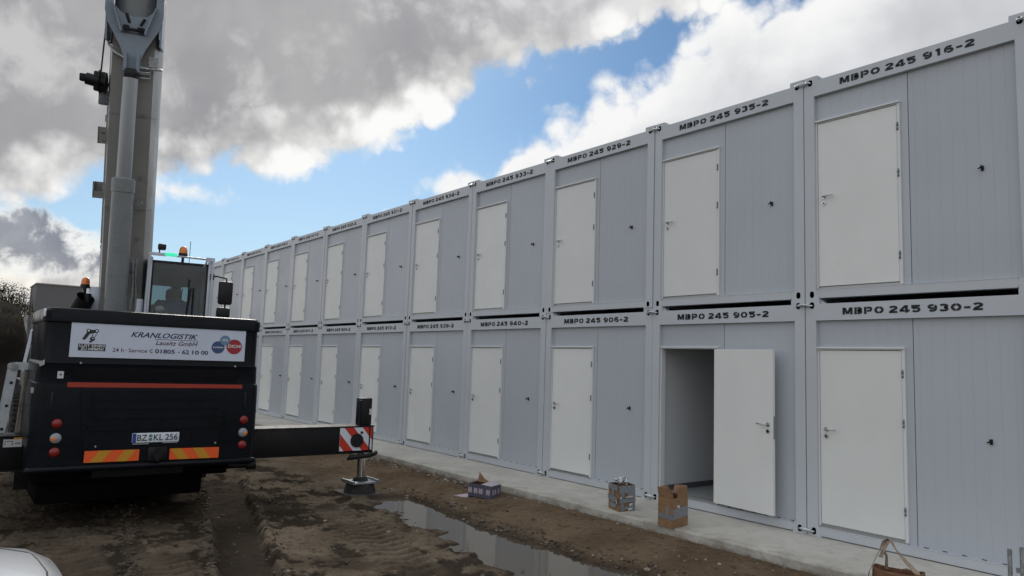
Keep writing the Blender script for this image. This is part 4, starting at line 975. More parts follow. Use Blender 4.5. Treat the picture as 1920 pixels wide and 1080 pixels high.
# things clipped to the left flank of the boom
b = MB(); b.cyl((-.62, .1, 3.36), (-.36, .1, 3.32), .085, n=18); b.cyl((-.45, .1, 3.34), (-.435, .1, 3.34), .17, n=24); b.cyl((-.37, .1, 3.32), (-.355, .1, 3.32), .16, n=24); b.box(-.52, -.36, .04, .16, 3.20, 3.48, bev=.02); b.box(-.70, -.60, .05, .15, 3.31, 3.42, bev=.015)
boom_part(b, 'cable_reel', m_black)
b = MB(); b.tube([(-.435, .1, 3.49), (-.39, .08, 4.4), (-.31, .05, 6.2), (-.33, .05, 10.5)], .011, 6); boom_part(b, 'signal_cable', m_black)
b = MB(); b.box(-.45, -.32, -.02, .12, 3.02, 3.22, bev=.006); b.tube([(-.36, .13, 3.2), (-.33, .18, 3.12), (-.28, .2, 3.08)], .008, 6); b.tube([(-.38, .13, 3.14), (-.33, .18, 3.06), (-.27, .2, 3.03)], .008, 6); boom_part(b, 'junction_box', m_ggrey)
b = MB(); b.box(-.44, -.33, .08, .10, 2.46, 2.70); b.box(-.44, -.42, -.02, .10, 2.46, 2.70); b.box(-.40, -.22, .10, .13, 2.62, 2.68); b.cyl((-.33, .09, 2.55), (-.33, .14, 2.55), .05, n=12); boom_part(b, 'roller_bracket', m_boom)
b = MB(); b.box(-.34, -.325, .0, .02, .1, 3.2); b.box(-.335, -.322, .10, .125, 1.0, 3.0); b.box(-.36, -.32, .02, .06, 2.78, 2.88); boom_part(b, 'guide_rail', m_galv)
b = MB(); b.box(-.47, -.33, .0, .12, 1.66, 1.76); b.box(-.47, -.45, .0, .12, 1.70, 1.90); b.box(-.35, -.33, .0, .12, 1.70, 1.90); b.box(-.47, -.33, .0, .015, 1.76, 1.90); boom_part(b, 'cable_guide', m_boom)
for k_, (a_, n_) in enumerate(((-.335, -.10), (-.338, -.16), (-.335, -.22))):
    b = MB(); b.tube([(a_ - .012, n_ + .01 * math.sin(i_ * 2.1 + k_), -.8 + i_ * .42) for i_ in range(13)], .011, 6); boom_part(b, 'hydraulic_hose', m_black)
for s_ in (.9, 2.35, 3.3):
    b = MB(); b.box(-.362, -.325, -.25, -.07, s_, s_ + .05); boom_part(b, 'hose_clip', m_galv)
for s_ in (.35, 1.55, 2.9):
    b = MB(); b.prism([(-.322, .12), (-.27, .347), (.27, .347), (.322, .12), (.327, .12), (.274, .352), (-.274, .352), (-.327, .12)], lambda u, v, a: (u, v, a), s_, s_ + .018); boom_part(b, 'weld_band', m_boom)
for a_, s_ in ((.16, .2), (.16, 1.1), (.16, 2.0), (.16, 2.9)):
    b = MB(); b.box(a_, a_ + .03, .345, .365, s_, s_ + .06); b.cyl((a_ + .015, .36, s_ + .03), (a_ + .015, .378, s_ + .03), .012, n=6); boom_part(b, 'lug', m_cyl)
b = MB(); b.box(-4.80, -4.745, -6.28, -6.06, .60, .77, bev=.015); b.cyl((-4.75, -6.17, .67), (-4.70, -6.17, .67), .05, n=16); b.cyl((-4.72, -6.17, .60), (-4.72, -6.17, .76), .016, n=10); kid(b, 'tow_coupling', m_beam, crane)
for y_, z_ in ((-6.83, .80), (-5.50, .79), (-7.05, 1.75), (-5.32, 1.75)):
    b = MB(); b.cyl((-4.80, y_, z_), (-4.768, y_, z_), .012, n=8); kid(b, 'bolt_head', m_galv, crane)
for y_ in (-7.30, -5.16):
    b = MB(); b.box(-4.80, -4.782, y_ - .012, y_ + .012, 1.20, 1.42, bev=.004); kid(b, 'grab_handle', m_black, crane)
# operator cab beside the boom
CO = Vector((-6.80, -5.60, 1.45)); CA = rad(-8)
CM = Matrix.Translation(CO) @ Matrix.Rotation(CA, 4, 'Z')           # local x forward (towards the rear of the carrier), y towards the containers
def cab_part(b, name, mats, par=None, sharp=35):
    b.v = [tuple(CM @ Vector(p)) for p in b.v]; return kid(b, name, mats, par or crane, sharp)
HWc = .415
b = MB()
for y in (-HWc, HWc):
    b.box(-.04, .03, y - .035, y + .035, .0, 1.86, bev=.015)
    b.box(-1.45, -1.38, y - .035, y + .035, .0, 1.82, bev=.015); b.box(-.75, -.69, y - .025, y + .025, .6, 1.82, bev=.012)
    b.box(-1.45, .0, y - .03, y + .03, 1.76, 1.84, bev=.015)
b.box(-1.45, .0, -HWc, HWc, 1.77, 1.805); b.box(-1.45, -1.39, -HWc, HWc, 0, 1.20); b.box(-1.45, -1.39, -HWc, HWc, 1.56, 1.78)
b.box(-1.45, 0, HWc - .015, HWc + .015, 0, .85); b.box(-1.45, 0, -HWc - .015, -HWc + .015, 0, .85); b.box(-1.45, 0, -HWc, HWc, -.04, .02)
cab = cab_part(b, 'cab', m_cab)
b = MB(); b.tube([(.10, -HWc - .02, 1.0), (.10, -HWc - .02, 1.885), (.10, HWc + .02, 1.865), (.10, HWc + .02, 1.0)], .02, 8); b.tube([(-.3, -HWc, 1.74), (.10, -HWc - .02, 1.87)], .012, 6); b.tube([(-.3, HWc, 1.74), (.10, HWc + .02, 1.86)], .012, 6); b.tube([(.02, .32, 1.75), (.10, .36, 1.865)], .012, 6)
b.box(.08, .12, -HWc - .03, -.22, 1.86, 1.905); b.box(.08, .12, HWc - .08, HWc + .045, 1.845, 1.895)
cab_part(b, 'guard_rail', m_cab, cab)
b = MB(); b.box(.015, .024, -HWc + .03, HWc - .03, .02, 1.80); cab_part(b, 'front_window', m_glass, cab)
b = MB(); b.box(.024, .030, -HWc + .03, -HWc + .055, .02, 1.80); b.box(.024, .030, HWc - .055, HWc - .03, .02, 1.80); b.box(.024, .030, -HWc + .03, HWc - .03, 1.765, 1.80); cab_part(b, 'window_seal', m_black, cab)
b = MB(); b.box(-1.42, -1.412, -HWc + .03, HWc - .03, 1.20, 1.56); cab_part(b, 'rear_window', m_glass, cab)
for y in (-HWc, HWc):
    b = MB(); b.box(-1.38, -.05, y - .004, y + .004, .85, 1.76); cab_part(b, 'side_window', m_glass, cab)
b = MB(); b.box(-1.38, -.05, -HWc + .03, HWc - .03, 1.70, 1.76); b.box(-1.385, -1.35, -HWc + .03, HWc - .03, .02, 1.20); b.box(-1.385, -1.35, -HWc + .03, HWc - .03, 1.54, 1.70); b.box(-1.385, -1.35, HWc - .12, HWc - .03, 1.2, 1.54); b.box(-1.385, -1.35, -HWc + .03, -HWc + .12, 1.2, 1.54); b.box(-1.36, -.05, HWc - .06, HWc - .03, .02, .9); b.box(-1.36, -.05, -HWc + .03, -HWc + .06, .02, .9); cab_part(b, 'lining', m_cabin, cab)
b = MB(); b.box(-.35, -.05, -HWc - .15, -HWc - .04, .2, 1.22, bev=.02); cab_part(b, 'door_panel', m_cab, cab)
b = MB(); b.box(-.93, -.43, -.23, .27, .55, .68, bev=.04); b.box(-1.08, -.93, -.23, .27, .66, 1.28, bev=.05); b.box(-1.05, -.95, -.10, .14, 1.28, 1.46, bev=.04); b.box(-.8, -.6, -.18, .22, .02, .57); cab_part(b, 'seat', m_black, cab)
b = MB(); b.box(-.35, -.12, -.36, -.12, .3, .95, bev=.03); b.cyl((-.3, -.24, .9), (-.22, -.24, 1.05), .02, n=8); b.box(-.26, -.22, -.34, -.12, 1.0, 1.16, bev=.01); cab_part(b, 'console', m_ggrey, cab)
b = MB(); b.tube([(.05, .30, .75), (.055, .12, .98), (.055, .16, 1.42)], .012, 6); b.tube([(.05, .30, .75), (.055, .20, 1.0), (.055, .20, 1.42)], .012, 6); b.box(.042, .055, .12, .145, 1.05, 1.55); cab_part(b, 'wiper', m_black, cab)
b = MB(); b.ball((.06, -.24, 1.065), .075, 14, 0, (.5, 1, .9)); b.box(.03, .07, -.30, -.18, .96, 1.02); cab_part(b, 'floodlight', m_ggrey, cab)
b = MB(); b.box(.07, .14, -.335, -.225, 1.945, 2.04, bev=.02); b.cyl((.10, -.31, 1.89), (.10, -.31, 1.96), .01, n=8); wl = cab_part(b, 'work_lamp', m_black, cab)
b = MB(); b.box(.085, .135, -.235, -.07, 1.865, 1.915, bev=.006); cab_part(b, 'green_lamp', m_green, cab)
def beacon(Mx, par, base):
    b = MB(); n = 20; rings = [[(r * math.cos(2 * math.pi * k / n), r * math.sin(2 * math.pi * k / n), z) for k in range(n)] for z, r in ((.045, .058), (.09, .058), (.125, .05), (.15, .03), (.156, .004))]
    b.loft(rings); b.v = [tuple(Mx @ Vector(p)) for p in b.v]; o = kid(b, 'beacon', m_lampamb, par, 60)
    return o
BMM = CM @ Matrix.Translation((.0, .02, 1.89)); bo = beacon(BMM, cab, 0)
b = MB(); b.cyl((0, .02, 1.89), (0, .02, 1.938), .066, .062, 20); b.cyl((0, .02, 1.74), (0, .02, 1.87), .02, n=8); cab_part(b, 'beacon_base', m_black, cab)
b = MB(); b.cyl((-.5, .16, 1.75), (-.5, .16, 2.2), .005, n=6); cab_part(b, 'aerial', m_black, cab)
b = MB(); b.tube([(.03, HWc + .03, 1.62), (.06, HWc + .10, 1.63), (.08, HWc + .235, 1.60), (.08, HWc + .24, 1.5), (.08, HWc + .235, 1.05)], .014, 8); b.box(.0, .05, HWc, HWc + .06, 1.57, 1.66); b.box(.05, .12, HWc + .125, HWc + .335, 1.20, 1.56, bev=.035); b.box(.05, .12, HWc + .115, HWc + .315, .99, 1.16, bev=.035); cab_part(b, 'mirror', m_black, cab)
# engine bonnet parts left of the boom
b = MB(); b.cyl((-7.62, -6.86, 2.30), (-7.36, -6.73, 2.66), .125, n=24, cap=False); b.cyl((-7.60, -6.85, 2.33), (-7.36, -6.73, 2.66), .112, n=24, cap=False); b.add([tuple(Vector((-7.47, -6.785, 2.50)) + Vector((.1 * math.cos(t), .1 * math.sin(t), 0))) for t in (0, 1.57, 3.14, 4.71)], [[0, 1, 2, 3]]); b.cyl((-7.42, -6.70, 2.3), (-7.42, -6.70, 2.72), .05, n=12); kid(b, 'exhaust_pipe', m_black, crane)
b = MB(); b.box(-8.3, -7.5, -6.66, -6.53, 1.6, 2.84, bev=.015); kid(b, 'bonnet_wall', m_warnwht, crane)
b = MB(); b.box(-8.3, -7.52, -6.53, -6.40, 1.6, 2.74, bev=.015); kid(b, 'bonnet', m_beam, crane)
BM2 = Matrix.Translation((-7.55, -6.728, 2.815)); bb = beacon(BM2, crane, 0)
b = MB(); b.cyl((-7.55, -6.728, 2.81), (-7.55, -6.728, 2.863), .066, .062, 20); b.cyl((-7.55, -6.728, 2.6), (-7.55, -6.728, 2.81), .022, n=8); kid(b, 'beacon_base', m_black, crane)
# driver's mirror of the carrier, seen past the hood
b = MB(); b.prism([(-7.302, 1.66), (-7.262, 1.66), (-7.20, 2.19), (-7.235, 2.20)], yz, -9.03, -8.95); b.box(-8.99, -8.96, -7.25, -7.0, 1.9, 1.93); kid(b, 'mirror_shell', m_warnwht, crane)
b = MB(); b.box(-8.99, -8.93, -7.225, -7.06, 1.86, 2.18, bev=.025); kid(b, 'mirror_glass', m_black, crane)

# ------------------------------------------------------------------ operator in the cab
def skin_body(name, pts, edges, radii, root, sub=2):
    me = bpy.data.meshes.new(name); me.from_pydata(pts, edges, []); o = bpy.data.objects.new(name, me); col.objects.link(o)
    md = o.modifiers.new('s', 'SKIN'); 
    if not me.skin_vertices: me.attributes  # skin layer appears with the modifier
    if not me.skin_vertices:
        bm = bmesh.new(); bm.from_mesh(me); bm.verts.layers.skin.verify(); bm.to_mesh(me); bm.free()
    for i, sv in enumerate(me.skin_vertices[0].data):
        r = radii[i]; sv.radius = r if isinstance(r, tuple) else (r, r); sv.use_root = (i == root)
    ss = o.modifiers.new('b', 'SUBSURF'); ss.levels = ss.render_levels = sub
    dg = bpy.context.evaluated_depsgraph_get(); new = bpy.data.meshes.new_from_object(o.evaluated_get(dg))
    bpy.data.objects.remove(o); return new
PCM = CM @ Matrix.Translation((.22, .02, .17))
# local frame of the cab: x forward, y towards the containers, z up
P = {'pelvis': (-.95, 0, .60), 'belly': (-.97, 0, .78), 'chest': (-.96, 0, .98), 'neck': (-.95, 0, 1.13), 'chin': (-.93, 0, 1.20), 'head': (-.925, 0, 1.29), 'crown': (-.93, 0, 1.37)}
names = list(P); pts = [P[k] for k in names]; R_ = {'pelvis': (.16, .13), 'belly': (.16, .13), 'chest': (.18, .12), 'neck': .06, 'chin': (.075, .085), 'head': (.085, .10), 'crown': (.06, .07)}
rd = [R_[k] for k in names]; ed = [(i, i + 1) for i in range(6)]
for sg in (-1, 1):
    n0 = len(pts)
    pts += [(-.95, sg * .21, 1.04), (-.88, sg * .27, .82), (-.62, sg * .20, .80), (-.55, sg * .185, .80)]; rd += [.062, .048, .036, (.038, .022)]
    ed += [(2, n0), (n0, n0 + 1), (n0 + 1, n0 + 2), (n0 + 2, n0 + 3)]
    for k, (dx, dyy, dz) in enumerate(((.085, -.03, -.02), (.10, -.01, -.02), (.095, .01, -.022), (.075, .03, -.02), (.03, -.055, .0))):
        m_ = len(pts); bx_, by_, bz_ = pts[n0 + 3]
        pts += [(bx_ + dx * .55, by_ + sg * dyy * 1.0, bz_ + dz * .3), (bx_ + dx, by_ + sg * dyy * 1.1, bz_ + dz * 1.6)]; rd += [.0095, .0075]; ed += [(n0 + 3, m_), (m_, m_ + 1)]
    n1 = len(pts)
    pts += [(-.90, sg * .10, .60), (-.50, sg * .13, .60), (-.44, sg * .13, .18), (-.34, sg * .13, .10)]; rd += [.085, .065, .048, .04]
    ed += [(0, n1), (n1, n1 + 1), (n1 + 1, n1 + 2), (n1 + 2, n1 + 3)]
person = None
bme = skin_body('person', pts, ed, rd, 0, 2)
bm = bmesh.new(); bm.from_mesh(bme); bpy.data.meshes.remove(bme)
b = MB(); b.bm(bm, 0, True)
b.ball((-.835, 0, 1.265), .022, 10, 0, (1.1, .7, 1.3)); b.ball((-.925, -.092, 1.27), .022, 10, 0, (.7, .4, 1.3)); b.ball((-.925, .092, 1.27), .022, 10, 0, (.7, .4, 1.3))
b.ball((-.845, 0, 1.215), .022, 10, 0, (.6, 1.5, .45))
b.v = [tuple(PCM @ Vector(p)) for p in b.v]
person = b.build('person', m_skin, None, None); tag(person, 'seated crane operator in dark cap and blue jacket behind the cab glass', 'person')
PMX = None
def wear(b, name, m_): b.v = [tuple(PCM @ Vector(p)) for p in b.v]; o = b.build(name, m_, person, 50); return o
b = MB()
for y in (-.034, .034): b.ball((-.838, y, 1.287), .013, 8, 0, (.6, 1.3, .8))
wear(b, 'eyes', m_hair)
b = MB(); n = 20
b.loft([[(-.93 + rx * math.cos(2 * math.pi * k / n), ry * math.sin(2 * math.pi * k / n), z) for k in range(n)] for z, rx, ry in ((1.315, .112, .098), (1.36, .110, .096), (1.395, .085, .075), (1.41, .03, .03))])
b.loft([[(-.83 + .10 * math.cos(2 * math.pi * k / n), .085 * math.sin(2 * math.pi * k / n), z) for k in range(n)] for z in (1.316, 1.326)]); wear(b, 'cap', m_hair)
b = MB(); b.loft([[(-.965 + rx * math.cos(2 * math.pi * k / n), ry * math.sin(2 * math.pi * k / n), z) for k in range(n)] for z, rx, ry in ((.56, .16, .20), (.75, .155, .195), (.92, .155, .215), (1.03, .14, .225), (1.09, .10, .15), (1.125, .075, .085))], cap=False)
for sg in (-1, 1): b.tube([(-.95, sg * .19, 1.05), (-.94, sg * .235, 1.0), (-.88, sg * .272, .83), (-.80, sg * .255, .805), (-.66, sg * .21, .80)], [.075, .072, .062, .056, .046], 12)
wear(b, 'jacket', m_blueish)
b = MB()
for sg in (-1, 1): b.tube([(-.95, sg * .09, .60), (-.70, sg * .115, .61), (-.49, sg * .13, .60), (-.46, sg * .13, .42), (-.44, sg * .13, .16)], [.10, .088, .074, .066, .06], 12)
wear(b, 'trousers', m_navy)

# ------------------------------------------------------------------ things around the crane
b = MB(); b.box(-6.1, -5.43, -3.285, -2.66, -.03, 0.0)
b = MB(); zt = -.165
b.box(-6.12, -5.50, -3.27, -2.72, zt - .04, zt, bev=.006)
tag(b.build('outrigger_pad', m_board), 'muddy plank pad under the right outrigger foot', 'pad')

b = MB()     # aluminium hinged ladder: one half leans on the beam, the other half lies level against the crane
lad = thing('folding_ladder', 'aluminium folding ladder leaning beside the crane over its left outrigger', 'ladder', (-6.1, -7.9, -.2))
def rail(p0, p1, h=.085, t=.028):
    p0, p1 = Vector(p0), Vector(p1); a = (p1 - p0).normalized(); sdv = Vector((1, 0, 0)); nn = a.cross(sdv).normalized()
    bb_ = MB(); vs = []
    for p in (p0, p1):
        for i, j in ((-1, -1), (1, -1), (1, 1), (-1, 1)): vs.append(p + sdv * i * t / 2 + nn * j * h / 2)
    bb_.add(vs, [[0, 1, 5, 4], [1, 2, 6, 5], [2, 3, 7, 6], [3, 0, 4, 7], [0, 3, 2, 1], [4, 5, 6, 7]])
    L_ = (p1 - p0).length; k = .16
    while k < L_ - .05:
        c_ = p0 + a * k; q = .016
        bb_.box(c_.x + t / 2, c_.x + t / 2 + .006, c_.y - q, c_.y + q, c_.z - q, c_.z + q, 1); k += .28
    return bb_
top_z = 1.67
for xr in (-5.98, -6.36):
    kid(rail((xr, -7.605, top_z - .04), (xr, -7.76, -.15)), 'side_rail', [m_ladder, m_black], lad)
    kid(rail((xr, -7.59, top_z), (xr, -7.38, top_z + .008)), 'top_rail', [m_ladder, m_black], lad)
    bb_ = MB(); bb_.cyl((xr - .02, -7.605, top_z - .01), (xr + .03, -7.605, top_z - .01), .048, n=20); bb_.cyl((xr + .03, -7.605, top_z - .01), (xr + .045, -7.605, top_z - .01), .025, n=12); kid(bb_, 'hinge', m_galv, lad)
k = .3
while k < 1.75:
    p = Vector((0, -7.605, top_z - .04)).lerp(Vector((0, -7.76, -.15)), k / 1.79); bb_ = MB(); bb_.cyl((-5.99, p.y, p.z), (-6.35, p.y, p.z), .016, n=10); kid(bb_, 'rung', m_ladder, lad); k += .28
for i, (y, x, zt_, w_, tl) in enumerate(((-7.505, -5.95, 1.60, .05, .03), (-7.455, -6.05, 1.57, .045, -.02), (-7.405, -5.93, 1.52, .045, .01), (-7.36, -6.08, 1.62, .04, -.015), (-7.475, -6.22, 1.63, .06, .02))):
    b = MB(); b.prism([(y - w_ / 2, .868), (y + w_ / 2, .868), (y + w_ / 2 + tl, zt_ - .03 * (i % 2)), (y - w_ / 2 + tl + .01, zt_)], yz, x - .09, x + .02)
    lab = ['weathered plank outermost of the upright planks behind the ladder', 'weathered plank second from the ladder on the left outrigger beam', 'weathered plank third from the ladder, shortest of the upright planks', 'weathered plank innermost against the black hood', 'weathered plank rearmost of the upright planks on the beam'][i]
    tag(b.build('timber_plank', m_wood), lab, 'plank', 'weathered planks stood on the left outrigger beam')

# ------------------------------------------------------------------ boxes on the slab and the mud
def place(o, x, y, z, rz): o.location = (x, y, z); o.rotation_euler = (0, 0, rad(rz))
# carton full of bolts
bx1 = thing('bolt_carton', 'taped brown carton heaped with shiny bolts on the slab', 'carton', (-2.16, -.93, 0)); bx1.rotation_euler = (0, 0, rad(0))
p_l, p_m, p_r = Vector((-2.316, -.985, 0)), Vector((-2.046, -1.078, 0)), Vector((-2.01, -.80, 0))
e1 = p_l - p_m; e2 = p_r - p_m; p_b = p_l + e2
def carton_wall(h, th, p0, ea, eb, off, bulge=0.0):
    """open box with wall thickness standing on the parallelogram p0, ea, eb"""
    b = MB(); P0 = [p0, p0 + ea, p0 + ea + eb, p0 + eb]; c_ = sum(P0, Vector()) / 4
    inn = [c_ + (p - c_) * (1 - th / .15) for p in P0]
    lv = [(0.0, 1.0), (h * .45, 1.0 + bulge), (h, 1.0)]
    rings = [[c_ + (p - c_) * k + Vector((0, 0, z)) for p in P0] for z, k in lv]
    b.loft([[tuple(q) for q in r] for r in rings], 0, False, False)
    b.add([tuple(q) for q in rings[0]], [[3, 2, 1, 0]])
    ti = [q + Vector((0, 0, h)) for q in inn]; bi = [q + Vector((0, 0, .015)) for q in inn]
    b.add([tuple(q) for q in rings[-1]] + [tuple(q) for q in ti], [[i, (i + 1) % 4, 4 + (i + 1) % 4, 4 + i] for i in range(4)])
    b.add([tuple(q) for q in ti] + [tuple(q) for q in bi], [[i, (i + 1) % 4, 4 + (i + 1) % 4, 4 + i] for i in range(4)] + [[4, 5, 6, 7]], 1)
    b.v = [tuple(Vector(v) - off) for v in b.v]
    return b
H1 = .335
carton_wall(H1, .006, p_m, e1, e2, Vector(bx1.location), .012).build('carton', [m_carton, m_carton_in], bx1)
def tape(p0, ea, hgt, u0, u1, v0, v1, root, name, m_, outn, skew=0.0, off=.006):
    b = MB(); q = [p0 + ea * u + Vector((0, 0, hgt * v)) for u, v in ((u0, v0), (u1, v0 + skew), (u1, v1 + skew), (u0, v1))]
    bul = lambda v: .015 * (1 - abs(v - .45) / .55)
    q = [a + outn * (off + .9 * bul(v)) for a, v in zip(q, (v0, v0 + skew, v1 + skew, v1))]
    vs = q + [a - outn * .003 for a in q]
    b.add([tuple(a - Vector(root.location)) for a in vs], [[0, 1, 2, 3], [7, 6, 5, 4], [0, 4, 5, 1], [1, 5, 6, 2], [2, 6, 7, 3], [3, 7, 4, 0]]); return b.build(name, m_, root)
nL = Vector((e1.y, -e1.x, 0)).normalized()
if nL.dot(e2) > 0: nL = -nL
nR = Vector((e2.y, -e2.x, 0)).normalized()
if nR.dot(e1) > 0: nR = -nR
for u0, u1, v0, v1, k, sk in ((.02, .98, .70, .99, 'R', 0), (.12, .34, .02, .98, 'R', 0), (.02, .98, .34, .50, 'R', .01), (.78, .97, .02, .98, 'R', 0), (.30, .98, .08, .20, 'R', 0), (.02, .98, .80, .99, 'L', 0), (.02, .98, .36, .54, 'L', .04), (.5, .98, .52, .72, 'R', 0), (.38, .62, .1, .9, 'L', 0), (.10, .75, .16, .30, 'L', -.03)):
    tape(p_m, e2 if k == 'R' else e1, H1, u0, u1, v0, v1, bx1, 'tape', m_tape, nR if k == 'R' else nL, sk, .006 + random.random() * .004)
for u0, u1, v0, v1, k, sk in ((.0, .08, .30, .42, 'L', .02), (.60, .80, .20, .30, 'R', .02), (.55, .80, .03, .12, 'R', .01), (.05, .12, .50, .58, 'R', 0), (.38, .80, .53, .57, 'R', .02)):
    tape(p_m, e2 if k == 'R' else e1, H1, u0, u1, v0, v1, bx1, 'torn_label', m_label, nR if k == 'R' else nL, sk, .013)
ctr = (p_l + p_r) / 2
for i in range(26):
    b = MB(); t = random.random() * 6.28; rr = random.uniform(0, .085); z = H1 + .02 + random.uniform(0, .075) * (1 - rr / .12)
    c_ = Vector((ctr.x + rr * math.cos(t), ctr.y + rr * math.sin(t), z)); a = Vector((random.gauss(0, 1), random.gauss(0, 1), random.gauss(0, .7))).normalized()
    b.cyl(c_ - a * .045, c_ + a * .045, .011, n=8); b.cyl(c_ + a * .033, c_ + a * .055, .020, n=6); b.cyl(c_ - a * .025, c_ - a * .008, .019, n=6)
    tag(b.build('bolt', m_zinc), 'loose zinc bolt in the heap on the taped carton', 'bolt', 'zinc bolts heaped on the carton')
b = MB(); b.add([tuple(p + Vector((0, 0, H1 - .03))) for p in (p_m + (ctr - p_m) * .06, p_l + (ctr - p_l) * .06, p_b + (ctr - p_b) * .06, p_r + (ctr - p_r) * .06)], [[0, 1, 2, 3]])
b.v = [tuple(Vector(v) - Vector(bx1.location)) for v in b.v]; b.build('inner_flap', m_carton_in, bx1)

# tall carton at the slab edge
bx2 = thing('tall_carton', 'tall open brown carton with torn flaps overhanging the slab edge', 'carton', (-1.13, -1.05, 0))
q_l, q_m, q_r = Vector((-1.235, -1.225, .0)), Vector((-.991, -1.232, .0)), Vector((-1.042, -.90, .0)); e3 = q_l - q_m; e4 = q_r - q_m; H2 = .44
carton_wall(H2 * .80, .006, q_m, e3, e4, Vector(bx2.location), .0).build('carton', [m_carton, m_carton_in], bx2)
mL = Vector((e3.y, -e3.x, 0)).normalized(); mL = -mL if mL.dot(e4) > 0 else mL
mR = Vector((e4.y, -e4.x, 0)).normalized(); mR = -mR if mR.dot(e3) > 0 else mR
def flap(pts, name='flap', m_=None, th=.005):
    b = MB(); n = (Vector(pts[1]) - Vector(pts[0])).cross(Vector(pts[2]) - Vector(pts[1])).normalized() * th
    k = len(pts); vs = [Vector(p) for p in pts] + [Vector(p) + n for p in pts]
    b.add([tuple(v - Vector(bx2.location)) for v in vs], [list(range(k))[::-1], list(range(k, 2 * k))] + [[i, (i + 1) % k, k + (i + 1) % k, k + i] for i in range(k)]); return b.build(name, m_ or m_carton, bx2)
zt = H2 * .80; Z = lambda p, h: p + Vector((0, 0, h))
flap([Z(q_m + e3 * .02 + mL * .003, zt), Z(q_m + e3 * .98 + mL * .003, zt), Z(q_l - e3 * .03 + mL * .02, zt + .115), Z(q_m + e3 * .03 + mL * .02, zt + .105)])
flap([Z(q_m + e4 * .25, zt), Z(q_r, zt), Z(q_r + e4 * .0, zt + .04), Z(q_m + e4 * .85 + mR * .01, zt + .10), Z(q_m + e4 * .55 + mR * .015, zt + .125), Z(q_m + e4 * .27 + mR * .01, zt + .12)])
flap([Z(q_l + e4, zt), Z(q_r + (q_l - q_m) * .1, zt), Z(q_r + e3 * .15 - mL * .03, zt + .12), Z(q_l + e4 - mL * .04, zt + .10)])
flap([Z(q_l + e4 * .1, zt), Z(q_l + e4 * .9, zt), Z(q_l + e4 * .8 - mR * .04, zt + .10), Z(q_l + e4 * .2 - mR * .06, zt + .09)])
for u0, u1, v0, v1, k, sk, m_, nm in ((.30, .52, .30, .80, 'L', 0, m_tape, 'tape'), (.0, .95, .28, .44, 'L', 0, m_tape, 'tape'), (.0, .98, .30, .64, 'R', .05, m_tape, 'tape'), (.40, .52, .86, .95, 'L', .02, m_label, 'torn_label'), (.25, .42, .70, .84, 'R', -.06, m_label, 'torn_label')):
    tape(q_m, e3 if k == 'L' else e4, zt, u0, u1, v0, v1, bx2, nm, m_, mL if k == 'L' else mR, sk, -.006 if k == 'L' else -.006)

# printed shallow box lying in the mud by the slab
bx3 = thing('printed_box', 'slate box with lilac print and a raised flap lying in the mud', 'box', (-4.29, -1.60, -.14))
r_l, r_m, r_r = Vector((-4.50, -1.795, 0)), Vector((-4.06, -1.675, 0)), Vector((-4.205, -1.40, 0)); zb = gz(-4.25, -1.6) - .005; bx3.location.z = zb
for v in (r_l, r_m, r_r): v.z = zb
e5 = r_l - r_m; e6 = r_r - r_m; H3 = .185
carton_wall(H3, .006, r_m, e5, e6, Vector(bx3.location), 0).build('carton', [m_purple, m_carton_in], bx3)
nA3 = Vector((e5.y, -e5.x, 0)).normalized(); nA3 = -nA3 if nA3.dot(e6) > 0 else nA3
nB3 = Vector((e6.y, -e6.x, 0)).normalized(); nB3 = -nB3 if nB3.dot(e5) > 0 else nB3
def motif(u, k):          # lilac diamond print with dark holes
    ea, nn = (e5, nA3) if k == 'L' else (e6, nB3)
    b = MB()
    for du, dv, w_, h_ in ((0, .0, .05, .18), (.05, .04, .05, .10), (.10, 0, .05, .18), (0, .26, .05, .18), (.05, .22, .05, .16), (.10, .26, .05, .18), (-.0, .17, .17, .09)):
        q = [r_m + ea * (u + a) + Vector((0, 0, H3 * c_)) + nn * .004 for a, c_ in ((du, .28 + dv), (du + w_, .28 + dv), (du + w_, .28 + dv + h_), (du, .28 + dv + h_))]
        b.add([tuple(p - Vector(bx3.location)) for p in q], [[0, 1, 2, 3]])
    return b.build('print', m_print, bx3)
for u in (.07, .38, .60, .88): motif(u if u < .85 else .84, 'L')
for u in (.06, .30, .66): motif(u, 'R')
def fl3(pts, m_):
    b = MB(); n = (Vector(pts[1]) - Vector(pts[0])).cross(Vector(pts[2]) - Vector(pts[1])).normalized() * .004; k = len(pts); vs = [Vector(p) for p in pts] + [Vector(p) + n for p in pts]
    b.add([tuple(v - Vector(bx3.location)) for v in vs], [list(range(k))[::-1], list(range(k, 2 * k))] + [[i, (i + 1) % k, k + (i + 1) % k, k + i] for i in range(k)]); return b.build('flap', m_, bx3)
fl3([Z(r_m + e5 * .0, H3), Z(r_r, H3), Z(r_r + e5 * .45, H3 + .012), Z(r_m + e5 * .45, H3 + .006)], m_print)
fl3([Z(r_l + e6 * .95 - e5 * .62, H3 - .01), Z(r_l + e6 * .95 - e5 * .02, H3 - .01), Z(r_l + e6 * 1.03 - e5 * .06, H3 + .13), Z(r_l + e6 * 1.02 - e5 * .28, H3 + .045)], m_carton)
b = MB(); zg = gz(-4.62, -1.86) + .006
b.add([(-4.74, -1.90, zg), (-4.50, -1.83, zg), (-4.46, -1.72, zg + .06), (-4.56, -1.70, zg + .05)], [[0, 1, 2, 3]]); b.add([(-4.74, -1.90, zg - .003), (-4.50, -1.83, zg - .003), (-4.46, -1.72, zg + .057), (-4.56, -1.70, zg + .047)], [[3, 2, 1, 0]])
tag(b.build('paper_sheet', m_print), 'lilac printed sheet tucked under the slate box', 'paper')

